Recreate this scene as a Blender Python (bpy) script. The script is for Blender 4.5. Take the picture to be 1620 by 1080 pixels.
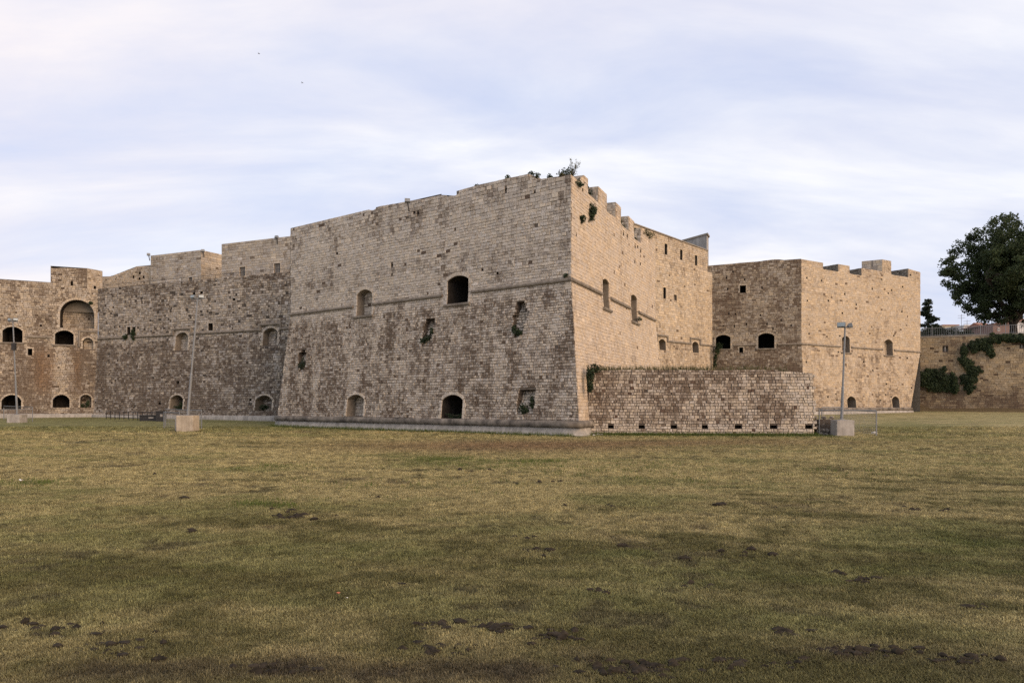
import bpy, bmesh, math, random
import numpy as np
from mathutils import Vector, Matrix

random.seed(7); RNG = np.random.default_rng(7)
scn = bpy.context.scene
COL = scn.collection
for o in list(bpy.data.objects):
    bpy.data.objects.remove(o)

# ------------------------------------------------------------------ camera
cam_d = bpy.data.cameras.new('camera'); cam = bpy.data.objects.new('camera', cam_d); COL.objects.link(cam)
cam.location = (0, 0, 2.0); cam.rotation_euler = (math.radians(90), 0, 0)
cam_d.sensor_width = 36; cam_d.lens = 36 * 1200 / 1620; cam_d.shift_y = 98 / 1620
cam_d.clip_start = 0.1; cam_d.clip_end = 3000
scn.camera = cam

# ------------------------------------------------------------------ world, sun, exposure
SUN = Vector((0.66, -0.62, 0.36)).normalized()
w = bpy.data.worlds.new('World'); scn.world = w; w.use_nodes = True
nt = w.node_tree; nt.nodes.clear()
def N(t, **k):
    n = nt.nodes.new(t)
    for a, b in k.items(): setattr(n, a, b)
    return n
def L(a, b): nt.links.new(a, b)
def math_n(op, a, b=None, c=None, clamp=False):
    n = N('ShaderNodeMath', operation=op); n.use_clamp = clamp
    for i, x in enumerate((a, b, c)):
        if x is None: continue
        if isinstance(x, (int, float)): n.inputs[i].default_value = x
        else: L(x, n.inputs[i])
    return n.outputs[0]
def mixc(f, a, b, bt='MIX'):
    n = N('ShaderNodeMix', data_type='RGBA', blend_type=bt)
    for i, x in ((0, f), (6, a), (7, b)):
        if isinstance(x, (int, float)): n.inputs[i].default_value = x
        elif isinstance(x, tuple): n.inputs[i].default_value = x if len(x) == 4 else (*x, 1)
        else: L(x, n.inputs[i])
    return n.outputs[2]
def ramp(f, pts):
    n = N('ShaderNodeValToRGB'); el = n.color_ramp.elements
    while len(el) < len(pts): el.new(0.5)
    for e, (p, c) in zip(el, pts):
        e.position = p; e.color = (c, c, c, 1) if isinstance(c, (int, float)) else (*c, 1)
    L(f, n.inputs[0]); return n.outputs[0]
def noise(vec, scale, detail=6, rough=0.55, dist=0.0):
    n = N('ShaderNodeTexNoise'); n.inputs['Scale'].default_value = scale
    n.inputs['Detail'].default_value = detail; n.inputs['Roughness'].default_value = rough
    n.inputs['Distortion'].default_value = dist
    if vec is not None: L(vec, n.inputs['Vector'])
    return n.outputs[0]
def mapping(vec, scale=(1, 1, 1), rot=(0, 0, 0), loc=(0, 0, 0)):
    n = N('ShaderNodeMapping'); n.inputs['Scale'].default_value = scale
    n.inputs['Rotation'].default_value = rot; n.inputs['Location'].default_value = loc
    L(vec, n.inputs['Vector']); return n.outputs[0]

sky = N('ShaderNodeTexSky', sky_type='NISHITA'); sky.sun_disc = False
sky.sun_elevation = math.asin(SUN.z); sky.sun_rotation = math.atan2(SUN.x, SUN.y)
sky.dust_density = 1.5; sky.air_density = 1.0
tc = N('ShaderNodeTexCoord'); sep = N('ShaderNodeSeparateXYZ'); L(tc.outputs['Generated'], sep.inputs[0])
zz = math_n('ADD', math_n('MAXIMUM', sep.outputs[2], 0.0), 0.26)
comb = N('ShaderNodeCombineXYZ')
L(math_n('DIVIDE', sep.outputs[0], zz), comb.inputs[0]); L(math_n('DIVIDE', sep.outputs[1], zz), comb.inputs[1])
cp = comb.outputs[0]
c1 = noise(mapping(cp, (0.8, 1.25, 1), (0, 0, 0.45)), 1.0, 8, 0.55, 0.15)
c2 = noise(mapping(cp, (1.2, 2.9, 1), (0, 0, -0.30), (3, 1, 0)), 1.0, 8, 0.56, 0.35)
c3 = noise(mapping(cp, (0.5, 0.6, 1), (0, 0, 0.2), (7.3, 2.2, 0)), 1.0, 3, 0.5)
cov = math_n('ADD', math_n('MULTIPLY', c1, 0.55), math_n('MULTIPLY', c2, 0.45))
cov = ramp(cov, [(0.34, 0.35), (0.58, 1.0)])
blue = mixc(0.80, sky.outputs[0], (2.75, 3.25, 4.6))
tone = ramp(c2, [(0.30, 0.0), (0.66, 1.0)])
cl = mixc(tone, (3.5, 3.62, 4.4), (4.8, 4.82, 5.0))
cl = mixc(math_n('MULTIPLY', ramp(c3, [(0.42, 0.0), (0.62, 1.0)]), 0.6), cl, (4.75, 4.28, 4.35))
skyc = mixc(cov, blue, cl)
bg = N('ShaderNodeBackground'); L(skyc, bg.inputs[0]); bg.inputs[1].default_value = 0.086
wo = N('ShaderNodeOutputWorld'); L(bg.outputs[0], wo.inputs[0])

sl = bpy.data.lights.new('sun', 'SUN'); sun = bpy.data.objects.new('sun', sl); COL.objects.link(sun)
sl.energy = 1.32; sl.angle = math.radians(50); sl.color = (1.0, 0.70, 0.455)
sun.rotation_euler = (-SUN).to_track_quat('-Z', 'Y').to_euler(); sun.location = SUN * 200

scn.view_settings.view_transform = 'Standard'; scn.view_settings.look = 'None'
scn.view_settings.exposure = 1.27; scn.view_settings.gamma = 1; scn.view_settings.use_curve_mapping = False
scn.render.engine = 'CYCLES'
scn.cycles.max_bounces = 6; scn.cycles.use_denoising = False

# ------------------------------------------------------------------ numeric noise
def _h(ix, iy, iz, seed):
    n = (ix * 374761393 + iy * 668265263 + iz * 2147483647 + seed * 974634777) & 0xFFFFFFFF
    n = ((n ^ (n >> 13)) * 1274126177) & 0xFFFFFFFF
    n = (n ^ (n >> 16)) & 0xFFFF
    return n / 65535.0
def vnoise(x, y, seed=0):
    x = np.asarray(x, float); y = np.asarray(y, float)
    ix = np.floor(x).astype(np.int64); iy = np.floor(y).astype(np.int64)
    fx = x - ix; fy = y - iy; fx = fx * fx * (3 - 2 * fx); fy = fy * fy * (3 - 2 * fy)
    z = np.zeros_like(ix)
    a = _h(ix, iy, z, seed); b = _h(ix + 1, iy, z, seed); c = _h(ix, iy + 1, z, seed); d = _h(ix + 1, iy + 1, z, seed)
    return (a * (1 - fx) + b * fx) * (1 - fy) + (c * (1 - fx) + d * fx) * fy
def fbm(x, y, seed=0, o=4):
    s = 0; a = 0.5; t = 0
    for k in range(o):
        s = s + a * vnoise(np.asarray(x) * 2 ** k, np.asarray(y) * 2 ** k, seed + 17 * k); t += a; a *= 0.55
    return s / t
def sstep(a, b, x): 
    t = np.clip((np.asarray(x, float) - a) / (b - a), 0, 1); return t * t * (3 - 2 * t)

# ------------------------------------------------------------------ materials
def new_mat(name, rough=0.95, spec=0.15):
    global nt
    m = bpy.data.materials.new(name); m.use_nodes = True; nt = m.node_tree
    p = nt.nodes['Principled BSDF']; p.inputs['Roughness'].default_value = rough
    p.inputs['Specular IOR Level'].default_value = spec
    return m, p
def pos_out():
    return N('ShaderNodeNewGeometry').outputs['Position']
def bump(p, h, strength=0.4, dist=0.03):
    b = N('ShaderNodeBump'); b.inputs['Strength'].default_value = strength; b.inputs['Distance'].default_value = dist
    L(h, b.inputs['Height']); L(b.outputs[0], p.inputs['Normal'])
def masonry_mat(name, dirt=(0.125, 0.090, 0.064)):
    m, p = new_mat(name)
    at = N('ShaderNodeAttribute', attribute_name='col'); P = pos_out()
    nA = noise(P, 2.6, 9, 0.68); nF = noise(P, 17, 5, 0.6); nB = noise(P, 7.5, 7, 0.68)
    nS = noise(mapping(P, (4.2, 4.2, 0.32)), 1.0, 7, 0.65)
    a = at.outputs['Alpha']
    msk = math_n('ADD', math_n('MULTIPLY', math_n('SUBTRACT', nB, 0.5), 4.6), math_n('MULTIPLY', math_n('SUBTRACT', nS, 0.5), 4.2))
    msk = math_n('ADD', msk, math_n('MULTIPLY', math_n('SUBTRACT', nA, 0.5), 1.6))
    msk = math_n('MULTIPLY', math_n('ADD', msk, math_n('SUBTRACT', math_n('MULTIPLY', a, 1.7), 0.42), clamp=True), math_n('ADD', math_n('MULTIPLY', a, 0.78), 0.14), clamp=True)
    c = mixc(msk, at.outputs['Color'], dirt)
    v = ramp(nF, [(0.3, 0.66), (0.70, 1.22)])
    c = mixc(1.0, c, v, 'MULTIPLY')
    c = mixc(ramp(nA, [(0.62, 0.0), (0.78, 0.35)]), c, (0.30, 0.29, 0.26))
    L(c, p.inputs['Base Color'])
    bump(p, math_n('ADD', nF, math_n('MULTIPLY', nA, 0.8)), 0.55, 0.03)
    return m
def simple_mat(name, a, b, scale=6, rough=0.9, spec=0.15, bs=0.3, bd=0.02, metal=0.0, streak=False):
    m, p = new_mat(name, rough, spec); P = pos_out()
    n = noise(P, scale, 7, 0.62)
    if streak:
        n2 = noise(mapping(P, (3, 3, 0.3)), 1.0, 5, 0.6); n = math_n('ADD', math_n('MULTIPLY', n, 0.5), math_n('MULTIPLY', n2, 0.5))
    c = mixc(ramp(n, [(0.32, 0.0), (0.68, 1.0)]), a, b); L(c, p.inputs['Base Color'])
    p.inputs['Metallic'].default_value = metal
    if bs: bump(p, n, bs, bd)
    return m
M = {}
M['stone'] = masonry_mat('weathered_limestone')
M['mortar'] = simple_mat('old_mortar', (0.09, 0.07, 0.055), (0.17, 0.14, 0.11), 4, bs=0.6)
M['mortar_warm'] = simple_mat('warm_mortar', (0.24, 0.19, 0.14), (0.36, 0.295, 0.22), 4, bs=0.6)
M['mortar_dark'] = simple_mat('dark_mortar', (0.065, 0.05, 0.04), (0.14, 0.115, 0.092), 3, bs=0.8)
M['tunnel'] = simple_mat('inner_stone', (0.16, 0.135, 0.11), (0.26, 0.225, 0.18), 3, bs=0.6)
M['inner_shade'] = simple_mat('shaded_chamber', (0.02, 0.017, 0.014), (0.05, 0.042, 0.035), 3, bs=0.6)  # near-black stone: shade of deep ports and small holes painted into the colour
M['moulding'] = simple_mat('moulding_stone', (0.11, 0.092, 0.076), (0.30, 0.26, 0.21), 2.2, bs=0.5, streak=True)
M['torus'] = simple_mat('dark_torus_stone', (0.055, 0.05, 0.045), (0.27, 0.235, 0.195), 1.3, bs=0.5)
M['plinth'] = simple_mat('pale_plinth_render', (0.17, 0.16, 0.145), (0.47, 0.435, 0.385), 1.6, bs=0.5, streak=True)
M['roof'] = simple_mat('roof_paving', (0.22, 0.20, 0.17), (0.32, 0.29, 0.25), 2)
M['concrete'] = simple_mat('concrete', (0.20, 0.185, 0.17), (0.46, 0.43, 0.39), 2.4, streak=True)
M['concrete_beige'] = simple_mat('beige_concrete', (0.24, 0.20, 0.15), (0.52, 0.45, 0.36), 2.2, streak=True)
M['steel'] = simple_mat('galvanised_steel', (0.16, 0.168, 0.175), (0.23, 0.24, 0.25), 8, 0.55, 0.4, 0.05, metal=0.2)
M['iron'] = simple_mat('black_iron', (0.02, 0.02, 0.022), (0.045, 0.042, 0.04), 8, 0.6, 0.3, 0.1)
M['lamp_glass'] = simple_mat('lamp_glass', (0.20, 0.25, 0.27), (0.28, 0.33, 0.35), 3, 0.2, 0.5, 0)
M['dark'] = simple_mat('dark_pane', (0.015, 0.015, 0.016), (0.03, 0.028, 0.027), 3, 0.3, 0.4, 0)
M['bark'] = simple_mat('bark', (0.035, 0.028, 0.022), (0.085, 0.07, 0.055), 9, bs=0.7, streak=True)
M['soil'] = simple_mat('dark_soil', (0.012, 0.010, 0.007), (0.045, 0.036, 0.026), 14, bs=0.8)
M['white'] = simple_mat('white_plastic', (0.68, 0.68, 0.66), (0.8, 0.8, 0.78), 5, 0.5, 0.3, 0.05)
M['orange'] = simple_mat('orange_plastic', (0.42, 0.12, 0.06), (0.5, 0.2, 0.12), 5, 0.5, 0.3, 0.05)
M['house_white'] = simple_mat('white_render', (0.52, 0.50, 0.47), (0.62, 0.60, 0.57), 0.6, bs=0.1)
M['house_pink'] = simple_mat('pink_render', (0.17, 0.11, 0.09), (0.22, 0.145, 0.12), 0.6, bs=0.1)
M['house_ochre'] = simple_mat('ochre_render', (0.46, 0.40, 0.29), (0.54, 0.47, 0.35), 0.6, bs=0.1)
M['tiles'] = simple_mat('clay_tiles', (0.24, 0.12, 0.085), (0.36, 0.19, 0.13), 3, bs=0.5)
M['rust'] = simple_mat('weathered_coping', (0.20, 0.175, 0.145), (0.30, 0.265, 0.22), 2)
def leaf_mat(name, a, b, trans=0.25):
    m, p = new_mat(name, 0.6, 0.25)
    at = N('ShaderNodeAttribute', attribute_name='col')
    c = mixc(at.outputs['Fac'], a, b); L(c, p.inputs['Base Color'])
    tr = N('ShaderNodeBsdfTranslucent'); L(c, tr.inputs[0]); mx = N('ShaderNodeMixShader'); mx.inputs[0].default_value = trans
    L(p.outputs[0], mx.inputs[1]); L(tr.outputs[0], mx.inputs[2]); L(mx.outputs[0], nt.nodes['Material Output'].inputs[0])
    return m
M['leaf_tree'] = leaf_mat('tree_leaves', (0.022, 0.036, 0.014), (0.068, 0.092, 0.034))
M['leaf_ivy'] = leaf_mat('ivy_leaves', (0.012, 0.022, 0.010), (0.040, 0.060, 0.022), 0.15)
M['leaf_weed'] = leaf_mat('weed_leaves', (0.05, 0.06, 0.022), (0.14, 0.12, 0.055))
M['leaf_conifer'] = leaf_mat('conifer_needles', (0.012, 0.022, 0.012), (0.032, 0.048, 0.024), 0.1)

# ------------------------------------------------------------------ object helpers
def tag(o, label=None, cat=None, group=None, kind=None):
    if label: o['label'] = label
    if cat: o['category'] = cat
    if group: o['group'] = group
    if kind: o['kind'] = kind
    return o
def thing(name, label, cat, loc, group=None, rz=0):
    o = bpy.data.objects.new(name, None); COL.objects.link(o); o.location = loc; o.rotation_euler = (0, 0, rz)
    o.empty_display_size = 0.3
    return tag(o, label, cat, group)
def root_of(p):
    v = Vector((0, 0, 0))
    while p is not None: v = v + Vector(p.location); p = p.parent
    return v
def mesh_obj(name, verts, faces, mat, parent=None, cols=None, kind=None, local=False, smooth=False):
    """verts in world space unless local; parents used this way carry no rotation."""
    me = bpy.data.meshes.new(name); V = np.asarray(verts, float)
    if parent is not None and not local: V = V - np.array(root_of(parent))
    me.from_pydata(V.tolist(), [], faces if isinstance(faces, list) else faces.tolist()); me.update()
    if cols is not None:
        a = me.color_attributes.new('col', 'FLOAT_COLOR', 'POINT'); a.data.foreach_set('color', np.asarray(cols, np.float32).ravel())
    if smooth: me.polygons.foreach_set('use_smooth', [True] * len(me.polygons))
    me.materials.append(mat)
    o = bpy.data.objects.new(name, me); COL.objects.link(o)
    if parent is not None: o.parent = parent
    if kind: o['kind'] = kind
    return o
class MB:
    def __init__(s): s.v = []; s.f = []
    def add(s, vs, fs):
        b = len(s.v); s.v += [tuple(p) for p in vs]; s.f += [[i + b for i in q] for q in fs]
    def box(s, c, size, rz=0, tilt=None):
        x, y, z = (k / 2 for k in size); R = Matrix.Rotation(rz, 3, 'Z')
        if tilt is not None: R = R @ tilt
        vs = [Vector(c) + R @ Vector((a * x, b * y, d * z)) for a, b, d in
              ((-1,-1,-1),(1,-1,-1),(1,1,-1),(-1,1,-1),(-1,-1,1),(1,-1,1),(1,1,1),(-1,1,1))]
        s.add(vs, [[0,3,2,1],[4,5,6,7],[0,1,5,4],[1,2,6,5],[2,3,7,6],[3,0,4,7]])
    def tube(s, pts, radii, n=8, cap=True):
        pts = [Vector(p) for p in pts]; rings = []
        for i, p in enumerate(pts):
            d = (pts[min(i + 1, len(pts) - 1)] - pts[max(i - 1, 0)]).normalized()
            a = d.cross(Vector((0, 0, 1)));  a = Vector((1, 0, 0)) if a.length < 1e-3 else a.normalized()
            b = d.cross(a).normalized(); r = radii[i] if hasattr(radii, '__len__') else radii
            rings.append([p + a * r * math.cos(2 * math.pi * k / n) + b * r * math.sin(2 * math.pi * k / n) for k in range(n)])
        base = len(s.v)
        for r in rings: s.v += [tuple(q) for q in r]
        for i in range(len(rings) - 1):
            for k in range(n):
                k2 = (k + 1) % n
                s.f.append([base + i * n + k, base + i * n + k2, base + (i + 1) * n + k2, base + (i + 1) * n + k])
        if cap:
            s.f.append([base + k for k in range(n)][::-1]); s.f.append([base + (len(rings) - 1) * n + k for k in range(n)])
    def build(s, name, mat, parent=None, **k): return mesh_obj(name, s.v, s.f, mat, parent, **k)
def prism(poly, z0, z1):
    n = len(poly); b = MB()
    b.add([(x, y, z0) for x, y in poly] + [(x, y, z1) for x, y in poly],
          [list(range(n))[::-1], [n + i for i in range(n)]] + [[i, (i + 1) % n, n + (i + 1) % n, n + i] for i in range(n)])
    return b

def gz(x, y):
    """height of the lawn: level, then rising a little towards the far walls"""
    y = np.asarray(y, float); x = np.asarray(x, float)
    r = np.clip(y - 60, 0, 60); return 0.0150 * r * r / (r + 4) + 0.05 * (fbm(x * 0.09, y * 0.09, 5) - 0.5)
def ray(px, py): return Vector(((px - 810) / 1200, 1.0, (638 - py) / 1200))
CAM = Vector((0, 0, 2.0))
def ground_pt(px, py):
    y = 2400 / (py - 638)
    for _ in range(20):
        x = (px - 810) / 1200 * y; y = (2.0 - float(gz(x, y))) * 1200 / (py - 638)
    return Vector(((px - 810) / 1200 * y, y, float(gz((px - 810) / 1200 * y, y))))
def at(px, py, Y): return CAM + ray(px, py) * Y
# ------------------------------------------------------------------ masonry faces
ZC = 9.7                                  # height of the string course on all the works
class Face:
    """A wall face: vertical above s=0, battered below. u runs to the right seen from outside."""
    def __init__(f, O, Udir, batter=0.10):
        f.O = Vector(O); f.U = Vector((Udir[0], Udir[1], 0)).normalized()
        f.N = Vector((f.U.y, -f.U.x, 0)); c = 1 / math.sqrt(1 + batter * batter); b = batter * c
        f.Vl = Vector((0, 0, c)) - f.N * b; f.Nl = f.N * c + Vector((0, 0, b)); f.b = b; f.Z = Vector((0, 0, 1)); f.c = c
    def pos(f, u, s, d=0.0):
        if s >= 0: return f.O + f.U * u + f.Z * s + f.N * d
        return f.O + f.U * u + f.Vl * s + f.Nl * d
    def uv(f, px, py):
        r = ray(px, py)
        for n, V in ((f.N, f.Z), (f.Nl, f.Vl)):
            t = (f.O - CAM).dot(n) / r.dot(n); P = CAM + r * t - f.O
            s = P.dot(V)
            if n is f.N and s >= -1e-6: return P.dot(f.U), s
        return P.dot(f.U), s
    def sz(f, z):                        # s of a height
        dz = z - f.O.z; return dz if dz >= 0 else dz / f.c
    def u_at(f, px): return f.uv(px, 638 - (f.O.z + 0.01 - 2) * 0.01)[0] if False else f.uvh(px)
    def uvh(f, px):
        r = ray(px, 638); t = (f.O - CAM).dot(f.N) / r.dot(f.N); return (CAM + r * t - f.O).dot(f.U)

class Opening:
    def __init__(o, face, x0, x1, y0, y1, rise=0.0, depth=0.8, infill=False, surround=None, sill=False, kind='rect', name='gun_port'):
        xm, ym = (x0 + x1) / 2, (y0 + y1) / 2
        o.u0 = face.uv(x0, ym)[0]; o.u1 = face.uv(x1, ym)[0]
        o.s1 = face.uv(xm, y0)[1]; o.s0 = face.uv(xm, y1)[1]
        o.kind = kind; o.depth = depth; o.infill = infill; o.surround = surround; o.sill = sill; o.name = name
        o.w = (o.u1 - o.u0) / 2; o.uc = (o.u0 + o.u1) / 2; o.r = min(rise * (x1 - x0) * face.pos(o.uc, o.s1).y / 1200, o.w * 0.98)
        o.ph = random.uniform(0, 50)
        if o.r > 0: o.R = (o.w ** 2 + o.r ** 2) / (2 * o.r); o.sc = o.s1 - o.R
    def spring(o): return o.s1 - o.r
    def half(o, s):
        if o.r <= 0 or s <= o.spring(): return o.w
        return math.sqrt(max(0.0, o.R ** 2 - (s - o.sc) ** 2))
    def iv(o, s):
        if o.kind == 'blob':
            t = (s - o.s0) / (o.s1 - o.s0); k = min(1.0, 0.40 + 1.3 * t) if t < .86 else (0.72 if o.w < .6 else 0.9)
            j1 = float(vnoise(s * 3.1, o.ph, 3)) - 0.5; j2 = float(vnoise(s * 2.7, o.ph + 9, 4)) - 0.5
            m = o.uc + o.w * 0.35 * (t - 0.5)
            if o.w > .6: m = o.uc; j1 *= .25; j2 *= .25; k = 1.0
            j3 = (0.5 if o.w < .6 else .15) * (float(vnoise(s * 6.5, o.ph + 4, 6)) - 0.5); return m - o.w * (k + 0.9 * j1 + j3), m + o.w * (k + 0.9 * j2 - j3 * .6)
        h = o.half(s); return o.uc - h, o.uc + h
    def levels(o):
        if o.kind == 'blob':
            n = max(6, int((o.s1 - o.s0) / 0.2)); return [o.s0 + (o.s1 - o.s0) * i / n for i in range(n + 1)]
        lv = [o.s0, o.s1]
        if o.r > 0:
            lv += [o.sc + o.R * math.cos(a) for a in np.linspace(0, math.acos(max(-1, min(1, (o.spring() - o.sc) / o.R))), 7)]
        return lv
    def outline(o):
        pts = [(o.u1, o.s0)]
        if o.s0 < 0 < o.spring(): pts.append((o.u1, 0.0))
        if o.r > 0:
            a0 = math.acos(max(-1, min(1, (o.spring() - o.sc) / o.R)))
            for a in np.linspace(a0, -a0, 13): pts.append((o.uc + o.R * math.sin(a), o.sc + o.R * math.cos(a)))
        else: pts += [(o.u1, o.s1), (o.u0, o.s1)]
        if o.s0 < 0 < o.spring(): pts.append((o.u0, 0.0))
        pts.append((o.u0, o.s0)); return pts

def lerp_crest(cr, u):
    for (a, sa), (b, sb) in zip(cr, cr[1:]):
        if a - 1e-9 <= u <= b + 1e-9:
            return sa if b - a < 1e-6 else sa + (sb - sa) * (u - a) / (b - a)
    return cr[0][1] if u < cr[0][0] else cr[-1][1]

def cut(iv, holes):
    out = [iv]
    for a, b in holes:
        nx = []
        for c, d in out:
            if b <= c or a >= d: nx.append((c, d)); continue
            if a > c: nx.append((c, a))
            if b < d: nx.append((b, d))
        out = nx
    return out

class Recs:
    """stones: four (u, s) corners, proud height, gap, chamfer"""
    def __init__(r): r.items = []
    def add(r, face, q, p=0.0, gap=0.008, ch=0.014, back=-0.05, role=0):
        r.items.append((face, q, p, gap, ch, back, role))

def core_faces(face, mb, uL, uR, sbot, crest, ops, d=-0.035):
    lv = {sbot, 0.0}
    for _, s in crest: lv.add(s)
    for o in ops: lv |= set(o.levels())
    top = max(s for _, s in crest); lv = sorted(x for x in lv if sbot <= x <= top)
    lv = [x for i, x in enumerate(lv) if i == 0 or x - lv[i - 1] > 1e-4]
    cu = [u for u, _ in crest]
    for a, b in zip(lv, lv[1:]):
        m = (a + b) / 2; L_, R_ = uL(m), uR(m)
        segs = cut((L_, R_), [o.iv(m) for o in ops if o.s0 < m < o.s1])
        for c, e in segs:
            cs = [c] + ([x for x in cu if c + 1e-4 < x < e - 1e-4] if b > min(s for _, s in crest) - 1e-6 else []) + [e]
            for p, q in zip(cs, cs[1:]):
                if q - p < 1e-3 or lerp_crest(crest, (p + q) / 2) < m: continue
                def edge(u, s):
                    if abs(u - L_) < 1e-6: return uL(s)
                    if abs(u - R_) < 1e-6: return uR(s)
                    for o in ops:
                        if o.s0 < m < o.s1 and o.kind != 'blob':
                            i0, i1 = o.iv(m); j0, j1 = o.iv(min(max(s, o.s0), o.s1 - 1e-4))
                            if abs(u - i0) < 1e-6: return j0
                            if abs(u - i1) < 1e-6: return j1
                    return u
                tl, tr = min(b, lerp_crest(crest, p + 1e-5)), min(b, lerp_crest(crest, q - 1e-5))
                e1 = 1e-5 if b <= 0 else 0; 
                def P(u, s, low): 
                    s2 = min(s, -1e-7) if low else max(s, 0); return face.pos(u, s2, d)
                low = b <= 1e-6
                mb.add([P(edge(p, a), a, low), P(edge(q, a), a, low), P(edge(q, tr), tr, low), P(edge(p, tl), tl, low)], [[0, 1, 2, 3]])

def lay(face, recs, uL, uR, sbot, crest, ops, h=(0.15, 0.215), wd=(0.17, 0.37), jit=0.013, proud=0.032, gap=0.011, ch=0.016,
        rag=0.0, miss=0.0, role=0, up=None):
    lo_set = (h, wd, proud, gap, ch)
    s = sbot; top = max(q for _, q in crest); rnd = random.random
    while s < top - 0.05:
        h, wd, proud, gap, ch = up if (up and s > -0.8) else lo_set
        hh = random.uniform(*h) * (0.88 + 0.3 * vn1(s * 0.9 + 5, face.O.x * 0.7)) * (1.3 if random.random() < 0.06 else 1)
        if s < 0 < s + hh + 0.08: hh = -s if -s > 0.08 else hh
        s2 = s + hh; m = (s + s2) / 2
        Lm, Rm = uL(m), uR(m)
        if rag: Rm -= random.uniform(0, rag)
        segs = cut((Lm, Rm), [o.iv(min(max(s, o.s0 + .01), m)) if o.kind != 'blob' else o.iv(m) for o in ops if s2 > o.s0 + .04 and s < o.s1 - .04])
        for (a, b) in segs:
            u = a
            while u < b - 0.04:
                ww = random.uniform(*wd); ww = ww if rnd() > 0.25 else ww * 0.6
                e = u + ww
                if b - e < wd[0] * 0.6: e = b
                ct = lerp_crest(crest, (u + e) / 2)
                if ct > s + 0.07 and rnd() >= miss:
                    tl = min(s2, lerp_crest(crest, u + 1e-4)); tr = min(s2, lerp_crest(crest, e - 1e-4))
                    if tl - s > 0.03 and tr - s > 0.03:
                        j = lambda: random.uniform(-jit, jit)
                        dl = (uL(s) - Lm, uL(s2) - Lm) if u == Lm else (0, 0)
                        dr = (uR(s) - uR(m), uR(s2) - uR(m)) if e == Rm else (0, 0)
                        if e == Rm: je = random.uniform(-0.05, 0.012); dr = (dr[0] + je, dr[1] + je)
                        if u == Lm: je = random.uniform(-0.012, 0.05); dl = (dl[0] + je, dl[1] + je)
                        k = 0 if (u == Lm or e == Rm) else 1
                        q = ((u + dl[0] + k * j(), s + j()), (e + dr[0] + k * j(), s + j()), (e + dr[1] + k * j(), tr + j()), (u + dl[1] + k * j(), tl + j()))
                        pr = random.uniform(-0.35, 1) * proud
                        recs.add(face, q, pr, gap * random.uniform(0.7, 1.5), ch * random.uniform(0.7, 1.4), role=role)
                u = e
        s = s2

_VT = vnoise(*np.meshgrid(np.arange(0, 256) * 0.25, np.arange(0, 256) * 0.25, indexing='ij'), 41)
def vn1(x, y):
    a = (x * 4) % 255; b = (y * 4) % 255; i = int(a); j = int(b); fx = a - i; fy = b - j
    return float((_VT[i, j] * (1 - fx) + _VT[i + 1, j] * fx) * (1 - fy) + (_VT[i, j + 1] * (1 - fx) + _VT[i + 1, j + 1] * fx) * fy)
def rec_mesh(rec):
    face, q, p, g, ch, back, role = rec
    low = (q[0][1] + q[2][1]) / 2 < 0
    def P(u, s, d):
        if low: return face.O + face.U * u + face.Vl * s + face.Nl * d
        return face.O + face.U * u + face.Z * s + face.N * d
    cu = sum(x for x, _ in q) / 4; cs = sum(y for _, y in q) / 4
    def inset(k):
        out = []
        for x, y in q:
            dx, dy = x - cu, y - cs
            fx = max(0.2, 1 - k / max(abs(dx), 1e-3)); fy = max(0.2, 1 - k / max(abs(dy), 1e-3)); out.append((cu + dx * fx, cs + dy * fy))
        return out
    wob = lambda x, y: (x, y + 0.07 * (vn1(x * 0.33 + 7, y * 0.21) - 0.5) + 0.025 * (vn1(x * 1.1, y * 0.5 + 3) - 0.5))
    bq = [wob(*z) for z in inset(g)]; fq = [wob(*z) for z in inset(g + ch)]
    t = ch * 0.8
    vs = [P(x, y, back) for x, y in bq] + [P(x, y, p - t) for x, y in bq] + [P(x, y, p + random.uniform(-0.006, 0.006)) for x, y in fq]
    return vs
REC_F = [[8, 9, 10, 11]] + [[i, (i + 1) % 4, 4 + (i + 1) % 4, 4 + i] for i in range(4)] + [[4 + i, 4 + (i + 1) % 4, 8 + (i + 1) % 4, 8 + i] for i in range(4)]

def colour_recs(recs, style, seed):
    it = recs.items; n = len(it)
    u = np.array([sum(x for x, _ in r[1]) / 4 for r in it]); s = np.array([sum(y for _, y in r[1]) / 4 for r in it])
    role = np.array([r[6] for r in it]); R = np.random.default_rng(seed); r1, r2, r3, r4 = R.random((4, n))
    pale = np.array(style['pale']); dark = np.array(style['dark'])
    k = style.get('scale', 1.0)
    nn = 0.45 * fbm(u * 0.75 * k, s * 0.30 * k, seed, 4) + 0.25 * fbm(u * 2.0 * k, s * 0.35 * k, seed + 20, 3) + 0.30 * fbm(u * 1.6 * k, s * 1.8 * k, seed + 50, 3)
    D = np.clip(0.5 + style.get('con', 2.3) * (nn - 0.5) + style['bias'](u, s) + style.get('rand', 0.75) * (r1 - 0.5), 0, 1)
    D = np.where(role == 1, D * 0.35, D)
    base = pale[None] * (1 + style.get('var', 0.30) * (r2 - 0.5))[:, None]
    warm = (r3 - 0.5) * style.get('hue', 0.16)
    base = base * np.stack([1 + warm * 0.5, np.ones(n), 1 - warm], 1)
    base = np.where((r4 > 0.965)[:, None], base * 1.18, base); base = np.where((r4 < style.get('blk', 0.02))[:, None], dark[None] * 0.85, base)
    D3 = (D * style.get('amt', 0.6))[:, None]
    c = base * (1 - D3) + dark[None] * (1 + 0.3 * (r2 - 0.5))[:, None] * D3
    if 'stain' in style:
        w_, sc = style['stain'](u, s); c = c * (1 - w_[:, None]) + np.array(sc)[None] * (0.8 + 0.4 * r1)[:, None] * w_[:, None]
    return np.concatenate([np.clip(c, 0.02, 0.8), (D * style.get('alpha', 1.0))[:, None]], 1)

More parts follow.
